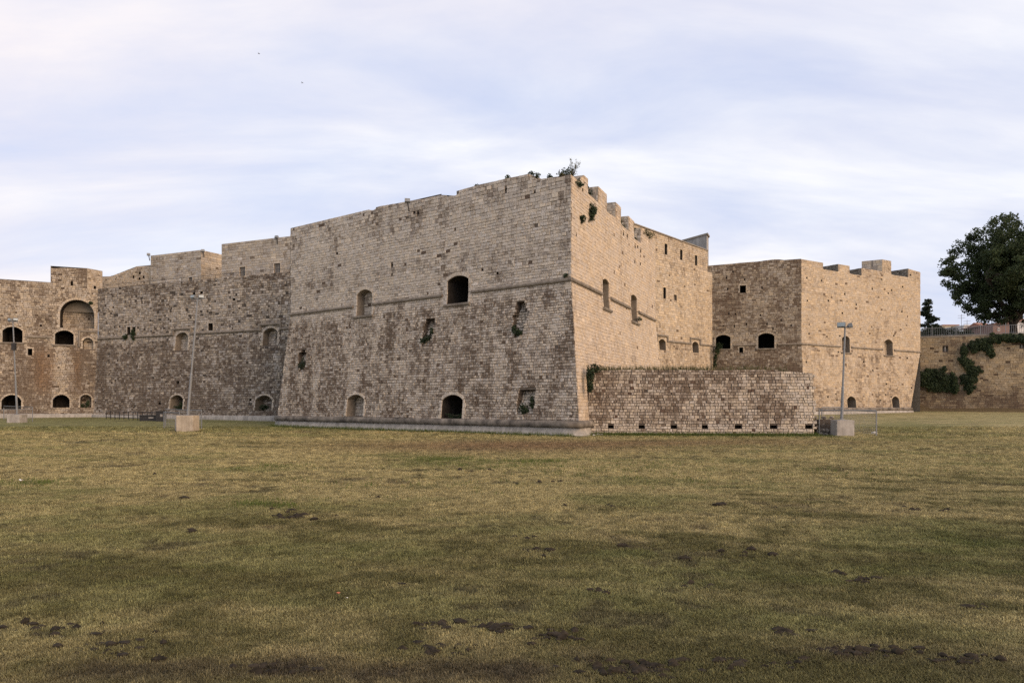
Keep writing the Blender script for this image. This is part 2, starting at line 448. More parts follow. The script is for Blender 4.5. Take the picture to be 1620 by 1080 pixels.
def build_recs(recs, cols, parent, stuff_name, individual=0, name='stone'):
    it = recs.items; n = len(it); pick = set()
    if individual:
        ar = []
        for i, r in enumerate(it):
            q = r[1]; c = r[0].pos(sum(x for x, _ in q) / 4, sum(y for _, y in q) / 4)
            view = (CAM - c).normalized().dot(r[0].N)
            ar.append((q[1][0] - q[0][0]) * (q[3][1] - q[0][1]) * max(view, 0) / (c - CAM).length ** 2)
        pick = set(np.argsort(-np.array(ar))[:individual].tolist())
    V = []; F = []; C = []
    for i, r in enumerate(it):
        vs = rec_mesh(r)
        if i in pick:
            c = sum(vs, Vector()) / len(vs)
            o = mesh_obj(name, [v - c for v in vs], REC_F, M['stone'], None, cols=np.repeat(cols[i:i + 1], 12, 0))
            o.parent = parent; o.location = c - root_of(parent)
        else:
            b = len(V); V += vs; F += [[k + b for k in f] for f in REC_F]; C.append(np.repeat(cols[i:i + 1], 12, 0))
    if V: mesh_obj(stuff_name, [tuple(v) for v in V], F, M['stone'], parent, cols=np.concatenate(C), kind='stuff')

def tunnel(face, o, parent, mat='tunnel', style=None):
    ol = o.outline(); n = len(ol); back = -face.N * o.depth
    front = [face.pos(u, s, -0.036) for u, s in ol]; bk = [p + back for p in front]
    sp = 1.0
    vs = front + bk
    fs = [[i, (i + 1) % n, n + (i + 1) % n, n + i] for i in range(n)] + [[n + i for i in range(n)]]
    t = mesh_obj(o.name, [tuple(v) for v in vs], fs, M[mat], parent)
    # surround of dressed blocks and sill
    rc = Recs()
    if o.surround:
        bw = o.surround * 0.78; lo = o.spring()
        if o.r > 0:
            a0 = math.acos(max(-1, min(1, (o.spring() - o.sc) / o.R))); k = max(5, int(2 * a0 * o.R / 0.24)) | 1
            for i in range(k):
                a, b = -a0 + 2 * a0 * i / k, -a0 + 2 * a0 * (i + 1) / k
                f = lambda ang, R: (o.uc + R * math.sin(ang), o.sc + R * math.cos(ang))
                rc.add(face, (f(a, o.R), f(b, o.R), f(b, o.R + bw), f(a, o.R + bw)), 0.05, 0.009, 0.012, back=-0.05, role=1)
        else:
            k = max(1, round((o.u1 - o.u0) / 0.7))
            for i in range(k):
                a, b = o.u0 - bw + (o.u1 - o.u0 + 2 * bw) * i / k, o.u0 - bw + (o.u1 - o.u0 + 2 * bw) * (i + 1) / k
                rc.add(face, ((a, o.s1), (b, o.s1), (b, o.s1 + bw), (a, o.s1 + bw)), 0.045, 0.006, 0.01, role=1)
        s = o.s0; i = 0
        while s < lo - 0.05:
            e = min(s + random.uniform(0.24, 0.34), lo)
            if lo - e < 0.12: e = lo
            if s < -1e-6 < 1e-6 < e: e = 0.0
            for sd in (-1, 1):
                ww = bw * (1.35 if (i % 2 == (sd > 0)) else 0.9)
                a, b = (o.u0 - ww, o.u0) if sd < 0 else (o.u1, o.u1 + ww)
                rc.add(face, ((a, s), (b, s), (b, e), (a, e)), 0.045, 0.009, 0.012, role=1)
            s = e; i += 1
    if rc.items:
        cols = colour_recs(rc, dict(style, bias=lambda u, s: np.full_like(u, -0.45)), 91)
        V = []; F = []
        for r in rc.items:
            b = len(V); V += rec_mesh(r); F += [[k2 + b for k2 in f] for f in REC_F]
        mesh_obj('surround', [tuple(v) for v in V], F, M['stone'], t, cols=np.repeat(cols, 12, 0))
    if o.sill:
        mb = MB(); a, b = o.u0 - 0.22, o.u1 + 0.22
        pr = [face.pos(u, s, d) for u in (a, b) for s, d in ((o.s0 - 0.20, -0.04), (o.s0 - 0.20, 0.10), (o.s0 - 0.12, 0.17), (o.s0 - 0.03, 0.17), (o.s0, 0.12), (o.s0, -0.5))]
        mb.add(pr, [[i, i + 1, i + 7, i + 6] for i in range(5)] + [[5, 4, 3, 2, 1, 0], [6, 7, 8, 9, 10, 11]])
        mb.build('sill', M['moulding'], t)
    if o.infill:                                            # walled-up port: masonry some way inside
        f2 = Face(face.O - face.N * (o.depth - 0.05), (face.U.x, face.U.y), face.b / face.c)
        o2 = o; rc = Recs()
        zoff = 0.0
        def uL(s): return o.uc - o.half(max(min(s, o.s1), o.s0)) + 0.01
        def uR(s): return o.uc + o.half(max(min(s, o.s1), o.s0)) - 0.01
        lay(f2, rc, uL, uR, o.s0, [(o.u0 - 1, o.s1), (o.u1 + 1, o.s1)], [], h=(0.2, 0.27), wd=(0.3, 0.55), jit=0.006)
        if rc.items:
            cols = colour_recs(rc, dict(style, bias=lambda u, s: np.full_like(u, -0.2)), 17)
            V = []; F = []
            for r in rc.items:
                b = len(V); V += rec_mesh((r[0], r[1], 0.0, r[3], 0.008, -0.04, 0)); F += [[k2 + b for k2 in f] for f in REC_F]
            mesh_obj('infill', [tuple(v) for v in V], F, M['stone'], t, cols=np.repeat(cols, 12, 0), kind='stuff')
    return t

def breach(face, o, parent, style, seed):
    """a hole where the facing has fallen: rough core set back, jagged edge"""
    mb = MB(); lv = o.levels(); dp = -0.62; ivs = [o.iv((a + b) / 2) for a, b in zip(lv, lv[1:])]
    P = lambda u, s, d: face.pos(u, s, d)
    for (a, b), (l, r) in zip(zip(lv, lv[1:]), ivs):
        mb.add([P(l, a, -.036), P(l, a, dp), P(l, b, dp), P(l, b, -.036)], [[0, 1, 2, 3]])
        mb.add([P(r, a, -.036), P(r, b, -.036), P(r, b, dp), P(r, a, dp)], [[0, 1, 2, 3]])
    for i in range(len(lv)):
        s = lv[i]; A = ivs[i - 1] if i > 0 else None; B = ivs[i] if i < len(ivs) else None
        for x, y in ((A, B),):
            if A is None or B is None: 
                q = A or B; spans = [q]
            else: spans = [(min(A[0], B[0]), max(A[0], B[0])), (min(A[1], B[1]), max(A[1], B[1]))]
            for l, r in spans: mb.add([P(l, s, -.036), P(r, s, -.036), P(r, s, dp), P(l, s, dp)], [[0, 1, 2, 3]])
    l, r = min(i[0] for i in ivs), max(i[1] for i in ivs)
    mb.add([P(l - .3, o.s0 - .3, dp + .01), P(r + .3, o.s0 - .3, dp + .01), P(r + .3, o.s1 + .3, dp + .01), P(l - .3, o.s1 + .3, dp + .01)], [[0, 1, 2, 3]])
    t = mb.build('breach', M['mortar_dark'], parent)
    f2 = Face(face.O, (face.U.x, face.U.y), face.b / face.c); f2.O = face.O
    rc = Recs()
    lay(f2, rc, lambda s: o.iv(s)[0] - .1, lambda s: o.iv(s)[1] + .1, o.s0 - .05, [(-500, o.s1), (500, o.s1)], [], h=(0.14, 0.26), wd=(0.16, 0.45), jit=0.03, proud=0.0, gap=0.02)
    V = []; F = []
    cols = colour_recs(rc, dict(style, bias=lambda u, s: np.full_like(u, -0.3)), seed)
    for q in rc.items:
        t_ = (sum(y for _, y in q[1]) / 4 - o.s0) / (o.s1 - o.s0)
        b = len(V); V += rec_mesh((q[0], q[1], dp + random.uniform(0.03, 0.14) + 0.46 * max(0, 1 - 1.15 * t_), q[3], 0.03, dp, 0)); F += [[k + b for k in f] for f in REC_F]
    mesh_obj('rubble_core', [tuple(v) for v in V], F, M['stone'], t, cols=np.repeat(cols, 12, 0), kind='stuff')

def tube_on_face(face, path, r, parent, name='string_course', mat='moulding', squash=1.0, n=10):
    mb = MB(); rings = []
    for i, (u, s) in enumerate(path):
        dirs = []
        if i > 0: a = path[i - 1]; dirs.append(Vector((u - a[0], s - a[1])).normalized())
        if i < len(path) - 1: b = path[i + 1]; dirs.append(Vector((b[0] - u, b[1] - s)).normalized())
        d = sum(dirs, Vector((0, 0))).normalized(); nrm = Vector((-d.y, d.x)); sc = 1 / max(0.3, abs(d.dot(dirs[0])))
        ring = []
        for k in range(n):
            a = 2 * math.pi * k / n; rr = r
            off = nrm * (math.cos(a) * rr * sc)
            low = s < -1e-6
            ring.append(face.pos(u + off.x, 0, 0) + (face.Vl if low else face.Z) * (s + off.y) + (face.Nl if low else face.N) * (0.055 + math.sin(a) * rr * squash))
        rings.append(ring)
    vs = [p for q in rings for p in q]; fs = []
    for i in range(len(rings) - 1):
        for k in range(n): fs.append([i * n + k, i * n + (k + 1) % n, (i + 1) * n + (k + 1) % n, (i + 1) * n + k])
    fs += [list(range(n)), [(len(rings) - 1) * n + k for k in range(n)][::-1]]
    return mesh_obj(name, [tuple(v) for v in vs], fs, M[mat], parent, smooth=False)

def plan_sweep(pts, mit, prof, name, mat, parent, sub=1.2, wob=0.012):
    """sweep a profile of (out, z) along plan points; mit is the mitre vector at each point"""
    P = []; Mv = []
    for i in range(len(pts) - 1):
        a, b = Vector(pts[i]), Vector(pts[i + 1]); n = max(1, int((b - a).length / sub))
        for k in range(n):
            t = k / n; P.append(a.lerp(b, t)); 
            Mv.append(Vector(mit[i]) if k == 0 else None)
            if Mv[-1] is None:
                d = (b - a).normalized(); Mv[-1] = Vector((d.y, -d.x))
    P.append(Vector(pts[-1])); Mv.append(Vector(mit[-1])); m = len(prof); vs = []; fs = []
    for i, (p, v) in enumerate(zip(P, Mv)):
        wv = random.uniform(-wob, wob)
        for o, z in prof:
            g = 0
            vs.append((p.x + v.x * (o + wv), p.y + v.y * (o + wv), z + random.uniform(-wob, wob) * 0.6))
    for i in range(len(P) - 1):
        for k in range(m - 1): fs.append([i * m + k, (i + 1) * m + k, (i + 1) * m + k + 1, i * m + k + 1])
    fs += [list(range(m)), [(len(P) - 1) * m + k for k in range(m)][::-1]]
    return mesh_obj(name, vs, fs, M[mat], parent, smooth=True)

def crest_caps(face, crest, th, floor_s, mb, b0=-1e9, b1=1e9):
    for (a, sa), (b, sb) in zip(crest, crest[1:]):
        p = lambda u, s, d: face.pos(u if d > -.5 else min(max(u, b0), b1), max(s, 0), d)
        if b - a > 1e-4:
            mb.add([p(a, sa, -.03), p(b, sb, -.03), p(b, sb, -th), p(a, sa, -th)], [[0, 1, 2, 3]])
            mb.add([p(a, sa, -th), p(b, sb, -th), p(b, floor_s, -th), p(a, floor_s, -th)], [[0, 1, 2, 3]])
        elif abs(sa - sb) > 1e-3:
            mb.add([p(a, sa, -.03), p(a, sb, -.03), p(a, sb, -th), p(a, sa, -th)], [[0, 1, 2, 3]])

def cheeks(face, crest, th, recs, left_facing=True):
    """courses on the side faces of merlons that look towards lower u"""
    for (a, sa), (b, sb) in zip(crest, crest[1:]):
        if b - a < 1e-4 and sb - sa > 0.25:
            f2 = Face(face.pos(a - 0.005, 0) - face.N * (th - 0.02), (face.N.x, face.N.y), 0.0)
            lay(f2, recs, lambda s: 0.0, lambda s: th - 0.03, sa, [(-1, sb), (th + 1, sb)], [], jit=0.006)
# ------------------------------------------------------------------ the lawn, and the land above the far wall
def ell(x, y, px, py, rx, ry):
    c = ground_pt(px, py); y2 = 2400 / max(py + ry - 638, 4); y1 = 2400 / max(py - ry - 638, 4)
    return np.exp(-(((x / y - c.x / c.y) / (rx / 1200)) ** 2 + ((y - c.y) / max((y1 - y2) / 2, 0.3)) ** 2))
LW0 = Vector((4.76, 47.6)); LW1 = Vector((18.67, 46.2)); LWd = (LW1 - LW0).normalized()
def lawn_colour(x, y):
    x = np.asarray(x, float); y = np.asarray(y, float)
    pa, pp = x * 0.938 - y * 0.348, x * 0.348 + y * 0.938; k4 = fbm(pa * 0.07, pp * 1.25, 18, 4)
    a = fbm(x * 0.10 + 3, y * 0.13, 11, 5); b = fbm(x * 0.55, y * 0.8, 12, 4); c = fbm(x * 2.3, y * 2.3, 13, 3); g = fbm(x * 0.13 + 40, y * 0.22 + 9, 14, 5)
    straw = np.array([0.36, 0.305, 0.152]); olive = np.array([0.128, 0.118, 0.047]); green = np.array([0.066, 0.098, 0.020]); brown = np.array([0.20, 0.135, 0.075]); soil = np.array([0.045, 0.035, 0.024])
    far = sstep(11, 24, y)
    k2 = fbm(x * 0.30 + 0.05 * y, y * 0.62, 15, 4); ws = sstep(0.40, 0.60, 0.10 * a + 0.20 * k2 + 0.22 * b + 0.30 * c + 0.18 * k4 + 0.10 * far - 0.005 + 0.16 * ell(x, y, 130, 765, 260, 28) + 0.10 * ell(x, y, 900, 740, 500, 26))
    k3 = fbm(x * 0.34 + 20, y * 0.7 + 5, 16, 4); wg = sstep(0.48, 0.64, 0.20 * g + 0.34 * k3 + 0.24 * b + 0.22 * c + 0.20 * ell(x, y, 680, 728, 90, 7) + 0.08 * ell(x, y, 450, 800, 120, 14) + 0.10 * ell(x, y, 1560, 860, 160, 40) + 0.10 * ell(x, y, 120, 780, 120, 14)
               + 0.04 * ell(x, y, 200, 850, 120, 20) + 0.22 * sstep(47, 60, y) * sstep(0, -18, x) + 0.16 * ell(x, y, 1430, 675, 70, 10) )
    d = np.abs((x - LW0.x) * LWd.y * -1 + (y - LW0.y) * LWd.x); inl = (x > 4.2) & (x < 19.5); tl_ = (x + 20.2) / 24.3; yl_ = 64.7 + (45.3 - 64.7) * tl_
    strip = np.where(inl, 1 - sstep(1.2, 2.6, LW0.y - 0.1 * (x - LW0.x) - y), 0)
    strip = np.maximum(strip, np.where((tl_ > -.02) & (tl_ < 1.0), 1 - sstep(0.7, 1.6, yl_ - y), 0))
    wbr = ell(x, y, 800, 706, 260, 9) * 0.9 + 0.5 * ell(x, y, 1100, 700, 300, 5)
    wso = sstep(0.60, 0.72, 0.5 * fbm(x * 0.4, y * 0.4, 31, 4) + 0.5 * c) * 0.6 + sstep(0.44, 0.62, 0.5 * b + 0.5 * c + 0.0) * np.clip(ell(x, y, 1000, 1060, 560, 34) + .7 * ell(x, y, 120, 1060, 360, 30), 0, 1)
    wso = np.clip(wso, 0, 0.9)
    col = olive[None] * (0.8 + 0.4 * c)[:, None]
    def mx(col, w, k): return col * (1 - w[:, None]) + k[None] * w[:, None]
    col = mx(col, ws * 0.85, straw); col = mx(col, wg * 0.46, green); col = mx(col, np.clip(wbr, 0, 1), brown); col = mx(col, strip * 0.8, green * 0.9)
    col = mx(col, wso * (1 - strip), soil)
    return np.clip(col, 0.01, 0.6), wso
ys = np.concatenate([np.linspace(-30, 3.5, 10), np.geomspace(4, 130, 330), np.linspace(140, 900, 12)])
nx = 260; V = []; 
for y in ys:
    wdt = max(14, abs(y) * 0.95) if y < 130 else 130 + (y - 130) * 0.9
    tx = np.linspace(-1, 1, nx); V.append(np.stack([wdt * tx + np.sign(tx) * np.clip((np.abs(tx) - .9) / .1, 0, 1) ** 2 * max(0, 160 - wdt), np.full(nx, y)], 1))
V = np.concatenate(V); gx, gy = V[:, 0], V[:, 1]
gzv = gz(gx, gy) + np.where(gy < 40, 0.045 * (fbm(gx * 1.3, gy * 1.3, 77, 4) - 0.5), 0)
gc, gs = lawn_colour(gx, np.maximum(gy, 3.0))
idx = np.arange(len(ys) * nx).reshape(len(ys), nx)
F = np.stack([idx[:-1, :-1].ravel(), idx[:-1, 1:].ravel(), idx[1:, 1:].ravel(), idx[1:, :-1].ravel()], 1)
m, p = new_mat('lawn'); atn = N('ShaderNodeAttribute', attribute_name='col'); P = pos_out()
n1 = noise(P, 38, 6, 0.7); n2 = noise(P, 5.0, 8, 0.68)
c = mixc(1.0, atn.outputs['Color'], ramp(n1, [(0.3, 0.45), (0.7, 1.45)]), 'MULTIPLY')
c = mixc(1.0, c, ramp(n2, [(0.3, 0.62), (0.7, 1.34)]), 'MULTIPLY'); L(c, p.inputs['Base Color'])
bump(p, math_n('ADD', n1, n2), 0.9, 0.05); M['lawn'] = m
mesh_obj('lawn', np.stack([gx, gy, gzv], 1), F, m, cols=np.concatenate([gc, gs[:, None]], 1), kind='structure', smooth=True)

# ------------------------------------------------------------------ the castle
z0 = lambda u, s: np.zeros_like(u)
ST = {}
ST['main_left'] = dict(pale=(0.535, 0.47, 0.39), dark=(0.135, 0.098, 0.073), scale=1.15, var=0.22, hue=0.10, rand=0.62, amt=0.5, blk=0.006,
    bias=lambda u, s: np.where(s > 0, -0.48 + 0.26 * sstep(4.5, 6.6, s) + 0.25 * sstep(0.5, 2.4, s) * sstep(3.6, 2.2, s), 0.0 - 0.45 * sstep(-0.9, -0.1, s) + 0.08 * sstep(-4, -8, s)))
ST['main_right'] = dict(pale=(0.52, 0.43, 0.33), dark=(0.19, 0.135, 0.09), scale=0.8, var=0.16, rand=0.4, amt=0.4, blk=0.006, alpha=0.8,
    bias=lambda u, s: np.where(s > 0, -0.52 + 0.18 * sstep(5.0, 7.0, s), -0.46 + 0.2 * sstep(-4, -8, s)))
ST['low'] = dict(pale=(0.49, 0.425, 0.345), dark=(0.125, 0.080, 0.060), scale=1.5, var=0.24, hue=0.12, rand=0.6, amt=0.48,
    bias=lambda u, s: 0.04 - 0.55 * sstep(11.2, 13.8, u + 0.6 * np.sin(s * 3)) - 0.35 * sstep(-3.1, -3.7, s))
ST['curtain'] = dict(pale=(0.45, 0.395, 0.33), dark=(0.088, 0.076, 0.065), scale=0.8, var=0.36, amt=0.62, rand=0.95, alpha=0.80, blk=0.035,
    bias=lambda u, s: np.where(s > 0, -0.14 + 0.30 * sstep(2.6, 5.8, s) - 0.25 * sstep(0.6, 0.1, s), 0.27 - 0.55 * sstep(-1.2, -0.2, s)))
def left_stain(u, s):
    w = np.exp(-((u - UL - -5.6) / 1.0) ** 2) * sstep(-0.6, -2.2, s) * sstep(-7.5, -5.2, s) * (0.35 + 0.65 * fbm(u * 3, s * 0.3, 61)) + 0.9 * np.exp(-((u - UL - -2.2) / 0.55) ** 2) * sstep(-0.6, -2.2, s) * sstep(-8.0, -5, s) * fbm(u * 3, s * 0.3, 62)
    return np.clip(w * 1.0, 0, 0.7), (0.235, 0.13, 0.06)
ST['left'] = dict(pale=(0.43, 0.37, 0.295), dark=(0.115, 0.088, 0.066), scale=0.9, var=0.28, rand=0.8, alpha=0.8, stain=left_stain,
    bias=lambda u, s: np.where(s > 0, -0.14 + 0.3 * sstep(5.8, 7.5, s), 0.30 - 0.55 * sstep(-0.9, -0.1, s) - 0.75 * np.exp(-((u - UL + 3.8) / 0.9) ** 2)))
ST['keep'] = dict(pale=(0.46, 0.41, 0.34), dark=(0.22, 0.18, 0.14), scale=0.8, var=0.22, bias=lambda u, s: np.full_like(u, -0.3), alpha=0.7)
ST['keep_warm'] = dict(pale=(0.47, 0.40, 0.31), dark=(0.22, 0.17, 0.12), scale=0.8, var=0.2, bias=lambda u, s: np.full_like(u, -0.35), alpha=0.7)
ST['flank'] = dict(pale=(0.49, 0.405, 0.30), dark=(0.18, 0.135, 0.095), scale=0.7, var=0.24, rand=0.6, amt=0.45, blk=0.010, alpha=0.9,
    bias=lambda u, s: np.where(s > 0, -0.34, -0.12))
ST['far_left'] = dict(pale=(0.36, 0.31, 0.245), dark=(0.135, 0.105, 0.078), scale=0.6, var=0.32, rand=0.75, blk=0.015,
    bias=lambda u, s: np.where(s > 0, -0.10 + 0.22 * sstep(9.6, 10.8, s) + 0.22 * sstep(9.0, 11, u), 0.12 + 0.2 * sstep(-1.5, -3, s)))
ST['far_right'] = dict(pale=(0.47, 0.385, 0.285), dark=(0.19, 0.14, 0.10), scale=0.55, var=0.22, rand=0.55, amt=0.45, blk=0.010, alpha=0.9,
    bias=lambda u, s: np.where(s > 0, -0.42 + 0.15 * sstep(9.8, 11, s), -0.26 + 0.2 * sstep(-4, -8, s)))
def streaks(u, s):
    w = np.exp(-((u - f5.uvh(1374)) / 2.6) ** 4) * sstep(-0.7, -1.2, s) * sstep(-4.4, -2.4, s) * sstep(0.5, 0.7, fbm(u * 2.4, s * 0.12, 71))
    w = w + np.exp(-((u - f5.uvh(1378)) / 1.6) ** 4) * sstep(-5.8, -6.4, s) * sstep(0.45, 0.62, fbm(u * 2.4, s * 0.1, 72))
    w = w + np.exp(-((u - f5.uvh(1407)) / 0.9) ** 4) * sstep(-1.7, -2.0, s) * sstep(-4.4, -2.4, s) * sstep(0.45, 0.65, fbm(u * 3, s * 0.12, 73))
    return np.clip(w, 0, 0.75), (0.12, 0.085, 0.06)
ST['far_right']['stain'] = streaks
ST['scarp'] = dict(pale=(0.37, 0.295, 0.195), dark=(0.105, 0.075, 0.052), scale=0.5, var=0.26, rand=0.5,
    bias=lambda u, s: -0.34 + 0.6 * sstep(-3.5, -8, s + 0.22 * (u - 12)) )

def crest_px(face, pts):
    out = []
    for k, (x, y) in enumerate(pts): out.append(face.uv(x, y))
    return [(u, s) for u, s in out]
def mitre(n1, n2):
    det = n1.x * n2.y - n1.y * n2.x; return Vector(((n2.y - n1.y) / det, (n1.x - n2.x) / det))
def linear_edge(u0, k): return lambda s: u0 + k * max(0.0, -s)
def edge_px(face, a, b):                  # an edge through two pixels, upright above s=0
    ua, sa = face.uv(*a); ub, sb = face.uv(*b); k = (ub - ua) / (sa - sb); return linear_edge(ua + k * (sa if sa < 0 else 0), k)
def sized(ops, **k): return ops

# ---- main bastion
d1 = Vector((-1465, 1200)).normalized(); d2 = Vector((492, 1200)).normalized(); CN = Vector((3.69, 47.14))
LEN1 = 29.7
OL = CN + d1 * LEN1
f1 = Face((OL.x, OL.y, ZC), -d1, 0.10); f2 = Face((CN.x, CN.y, ZC), d2, 0.10)
mv = mitre(f1.N.to_2d(), f2.N.to_2d())
bastion = thing('bastion', 'tall weathered limestone corner bastion with dark mottled base and notched parapet', 'castle bastion', (CN.x, CN.y, 0))
kc1 = mv.dot(f1.U.to_2d()) * f1.b; kc2 = mv.dot(f2.U.to_2d()) * f2.b
foot = f1.sz(0.94)
cr1 = crest_px(f1, [(459, 361), (583, 331.5), (583, 332.6), (594.3, 332), (594.3, 327.8), (698, 308.3), (720.5, 309.5), (721.9, 309.5), (721.9, 302.2), (760, 291.5), (836, 275.2), (836, 279), (842, 280), (848, 284.5), (897, 277), (903, 275.8)])
cr1 = [(u if i else -1, s) for i, (u, s) in enumerate(cr1)]; cr1[7] = (cr1[8][0], cr1[7][1]); cr1[-1] = (LEN1 + 1, cr1[-1][1])
for i in (2, 4): cr1[i - 1 if i == 2 else 3] = (cr1[i][0], cr1[i - 1 if i == 2 else 3][1])
cr1[10] = (cr1[11][0], cr1[10][1])
cr2 = crest_px(f2, [(903.7, 275.8), (911.9, 283), (915, 290), (915.2, 284.5), (924.4, 277), (931, 283), (931, 307), (946.7, 318.5), (946.7, 294.8), (960.7, 308), (960.7, 334.8), (974.4, 344.5), (974.4, 319.5), (983, 329), (983, 355.6), (994.8, 365), (994.8, 341.5), (1003.7, 350.5), (1003.7, 377), (1014, 384), (1014, 360), (1037, 383)])
cr2[0] = (-1, cr2[0][1]); cr2[-1] = (cr2[-1][0] + 1, cr2[-1][1]); LEN2 = f2.uvh(1037)
e1L = edge_px(f1, (459, 500), (439, 655)); e1R = linear_edge(LEN1, kc1); e2L = linear_edge(0, kc2); e2R = linear_edge(LEN2, 0.0)
sm = ST['main_left']; sr = ST['main_right']
ops1 = [Opening(f1, 565, 589, 458.5, 499, 0.30, 0.75, True, 0.30, True), Opening(f1, 708, 741.5, 436.5, 480, 0.20, 5.0, False, 0.32, True),
        Opening(f1, 549, 575.5, 624.5, 658.5, 0.27, 0.9, True, 0.26), Opening(f1, 699, 732, 624.5, 662, 0.25, 5.0, False, 0.28)]
br1 = [Opening(f1, 668, 686, 504, 545, kind='blob'), Opening(f1, 811, 832, 477, 533, kind='blob'), Opening(f1, 819, 845, 616, 654, kind='rect'), Opening(f1, 471.5, 484, 553, 587, kind='blob')]
br1[2].kind = 'blob'
ops2 = [Opening(f2, 952.5, 963, 442, 487.5, 0.42, 0.9, True, 0.30, True), Opening(f2, 997.5, 1007.5, 467, 508.5, 0.42, 0.9, True, 0.30, True)]
holes1 = [Opening(f1, x - 1.8, x + 1.8, y - 2, y + 2, depth=0.35, name='putlog_hole') for x, y in ((763, 428), (787, 432), (661, 337), (800, 300), (846, 305), (620, 420), (655, 335.5), (533, 400))]
holes2 = [Opening(f2, x - 1.0, x + 1.0, y - 2.2, y + 2.2, depth=0.3, name='putlog_hole') for x, y in ((922, 300), (986.5, 370), (992.5, 373), (1005, 390), (1009, 390.5), (1013.5, 397), (1004.5, 414), (1013.5, 418), (912, 372))]
mb = MB()
core_faces(f1, mb, e1L, e1R, foot - 0.3, cr1, ops1 + br1 + holes1); mb.build('wall_core', M['mortar'], bastion)
mb = MB(); core_faces(f2, mb, e2L, e2R, f2.sz(-0.4), cr2, ops2 + holes2); mb.build('wall_core', M['mortar_warm'], bastion)
mb = MB(); crest_caps(f1, cr1[1:-1] if False else [(max(0, min(LEN1, u)), s) for u, s in cr1], 1.6, 5.2, mb, b1=LEN1 - 2.25); crest_caps(f2, [(max(0, min(LEN2, u)), s) for u, s in cr2], 1.5, 5.2, mb, b0=2.1)
mb.build('parapet', M['rust'], bastion)
Lp, Rp = f1.pos(0, 0), f2.pos(LEN2, 0)
mb = MB(); q = [Lp, Vector((CN.x, CN.y, 0)), Rp, Rp + Vector((-14, 14, 0)), Lp + Vector((4, 22, 0))]
ins = [f1.pos(0.05, 0, -0.04), Vector((CN.x - mv.x * 0.05, CN.y - mv.y * 0.05, 0)), f2.pos(LEN2, 0, -0.04), q[3], q[4]]
mb.add([(v.x, v.y, ZC + 5.2) for v in ins], [[0, 1, 2, 3, 4]]); mb.build('roof', M['roof'], bastion)
mb = MB()
for a, b in ((q[2], q[3]), (q[3], q[4]), (q[4], q[0])):
    n = (b - a); n = Vector((n.y, -n.x, 0)).normalized() * 0.9
    mb.add([(a.x + n.x * 0, a.y + n.y * 0, -0.5), (b.x, b.y, -0.5), (b.x, b.y, ZC + 6.4), (a.x, a.y, ZC + 6.4)], [[0, 1, 2, 3]])
mb.build('back_wall', M['mortar'], bastion)
rc1, rc2 = Recs(), Recs()
lay(f1, rc1, e1L, e1R, foot, cr1, ops1 + br1 + holes1, miss=0.002, up=((0.175, 0.235), (0.22, 0.50), 0.024, 0.008, 0.012))
lay(f2, rc2, e2L, e2R, f2.sz(0.3), cr2, ops2 + holes2, h=(0.18, 0.24), wd=(0.28, 0.6), proud=0.012, gap=0.005, ch=0.008, jit=0.006)
rcc = Recs(); cheeks(f2, [(max(0, min(LEN2, u)), s) for u, s in cr2], 1.5, rcc)
allr = Recs(); allr.items = rc1.items + rc2.items + rcc.items
allc = np.concatenate([colour_recs(rc1, sm, 3), colour_recs(rc2, sr, 4), colour_recs(rcc, ST['keep'], 5)])
build_recs(allr, allc, bastion, 'stone_facing', individual=300)
for o in ops1: tunnel(f1, o, bastion, 'inner_shade' if o.depth > 2 else 'tunnel', sm)
for o in ops2: tunnel(f2, o, bastion, 'tunnel', sr)
for o in holes1: tunnel(f1, o, bastion, 'mortar_dark', sm)
for o in holes2: tunnel(f2, o, bastion, 'mortar_dark', sr)
for i, o in enumerate(br1): breach(f1, o, bastion, sm, 200 + i)
for a, b in ((0, ops1[0].u0 - 0.42), (ops1[0].u1 + 0.1, ops1[1].u0 - 0.45), (ops1[1].u1 + 0.35, LEN1 + 0.1)): tube_on_face(f1, [(a + (b - a) * k / 8, 0.0) for k in range(9)], 0.125, bastion)
for a, b in ((-0.1, ops2[0].u0 - 0.3), (ops2[0].u1 + 0.35, ops2[1].u0 - 0.3), (ops2[1].u1 + 0.35, LEN2 - 0.3)): tube_on_face(f2, [(a + (b - a) * k / 6, 0.0) for k in range(7)], 0.125, bastion)
pf = lambda f, u, s: Vector((f.pos(u, s).x, f.pos(u, s).y))
fp = [pf(f1, e1L(foot) - 0.1, foot), pf(f1, e1R(foot), foot), pf(f2, 4.2, foot)]
mt = [f1.N.to_2d(), mv, f2.N.to_2d()]
plan_sweep(fp, mt, [(-0.2, -0.4), (0.36, -0.4), (0.32, 0.02), (0.20, 0.20), (0.13, 0.36), (0.11, 0.52), (-0.2, 0.52)], 'plinth', 'plinth', bastion)
plan_sweep(fp, mt, [(-0.2, 0.50), (0.10, 0.50), (0.22, 0.55), (0.28, 0.66), (0.28, 0.80), (0.21, 0.91), (0.10, 0.955), (-0.2, 0.955)], 'torus_moulding', 'torus', bastion)

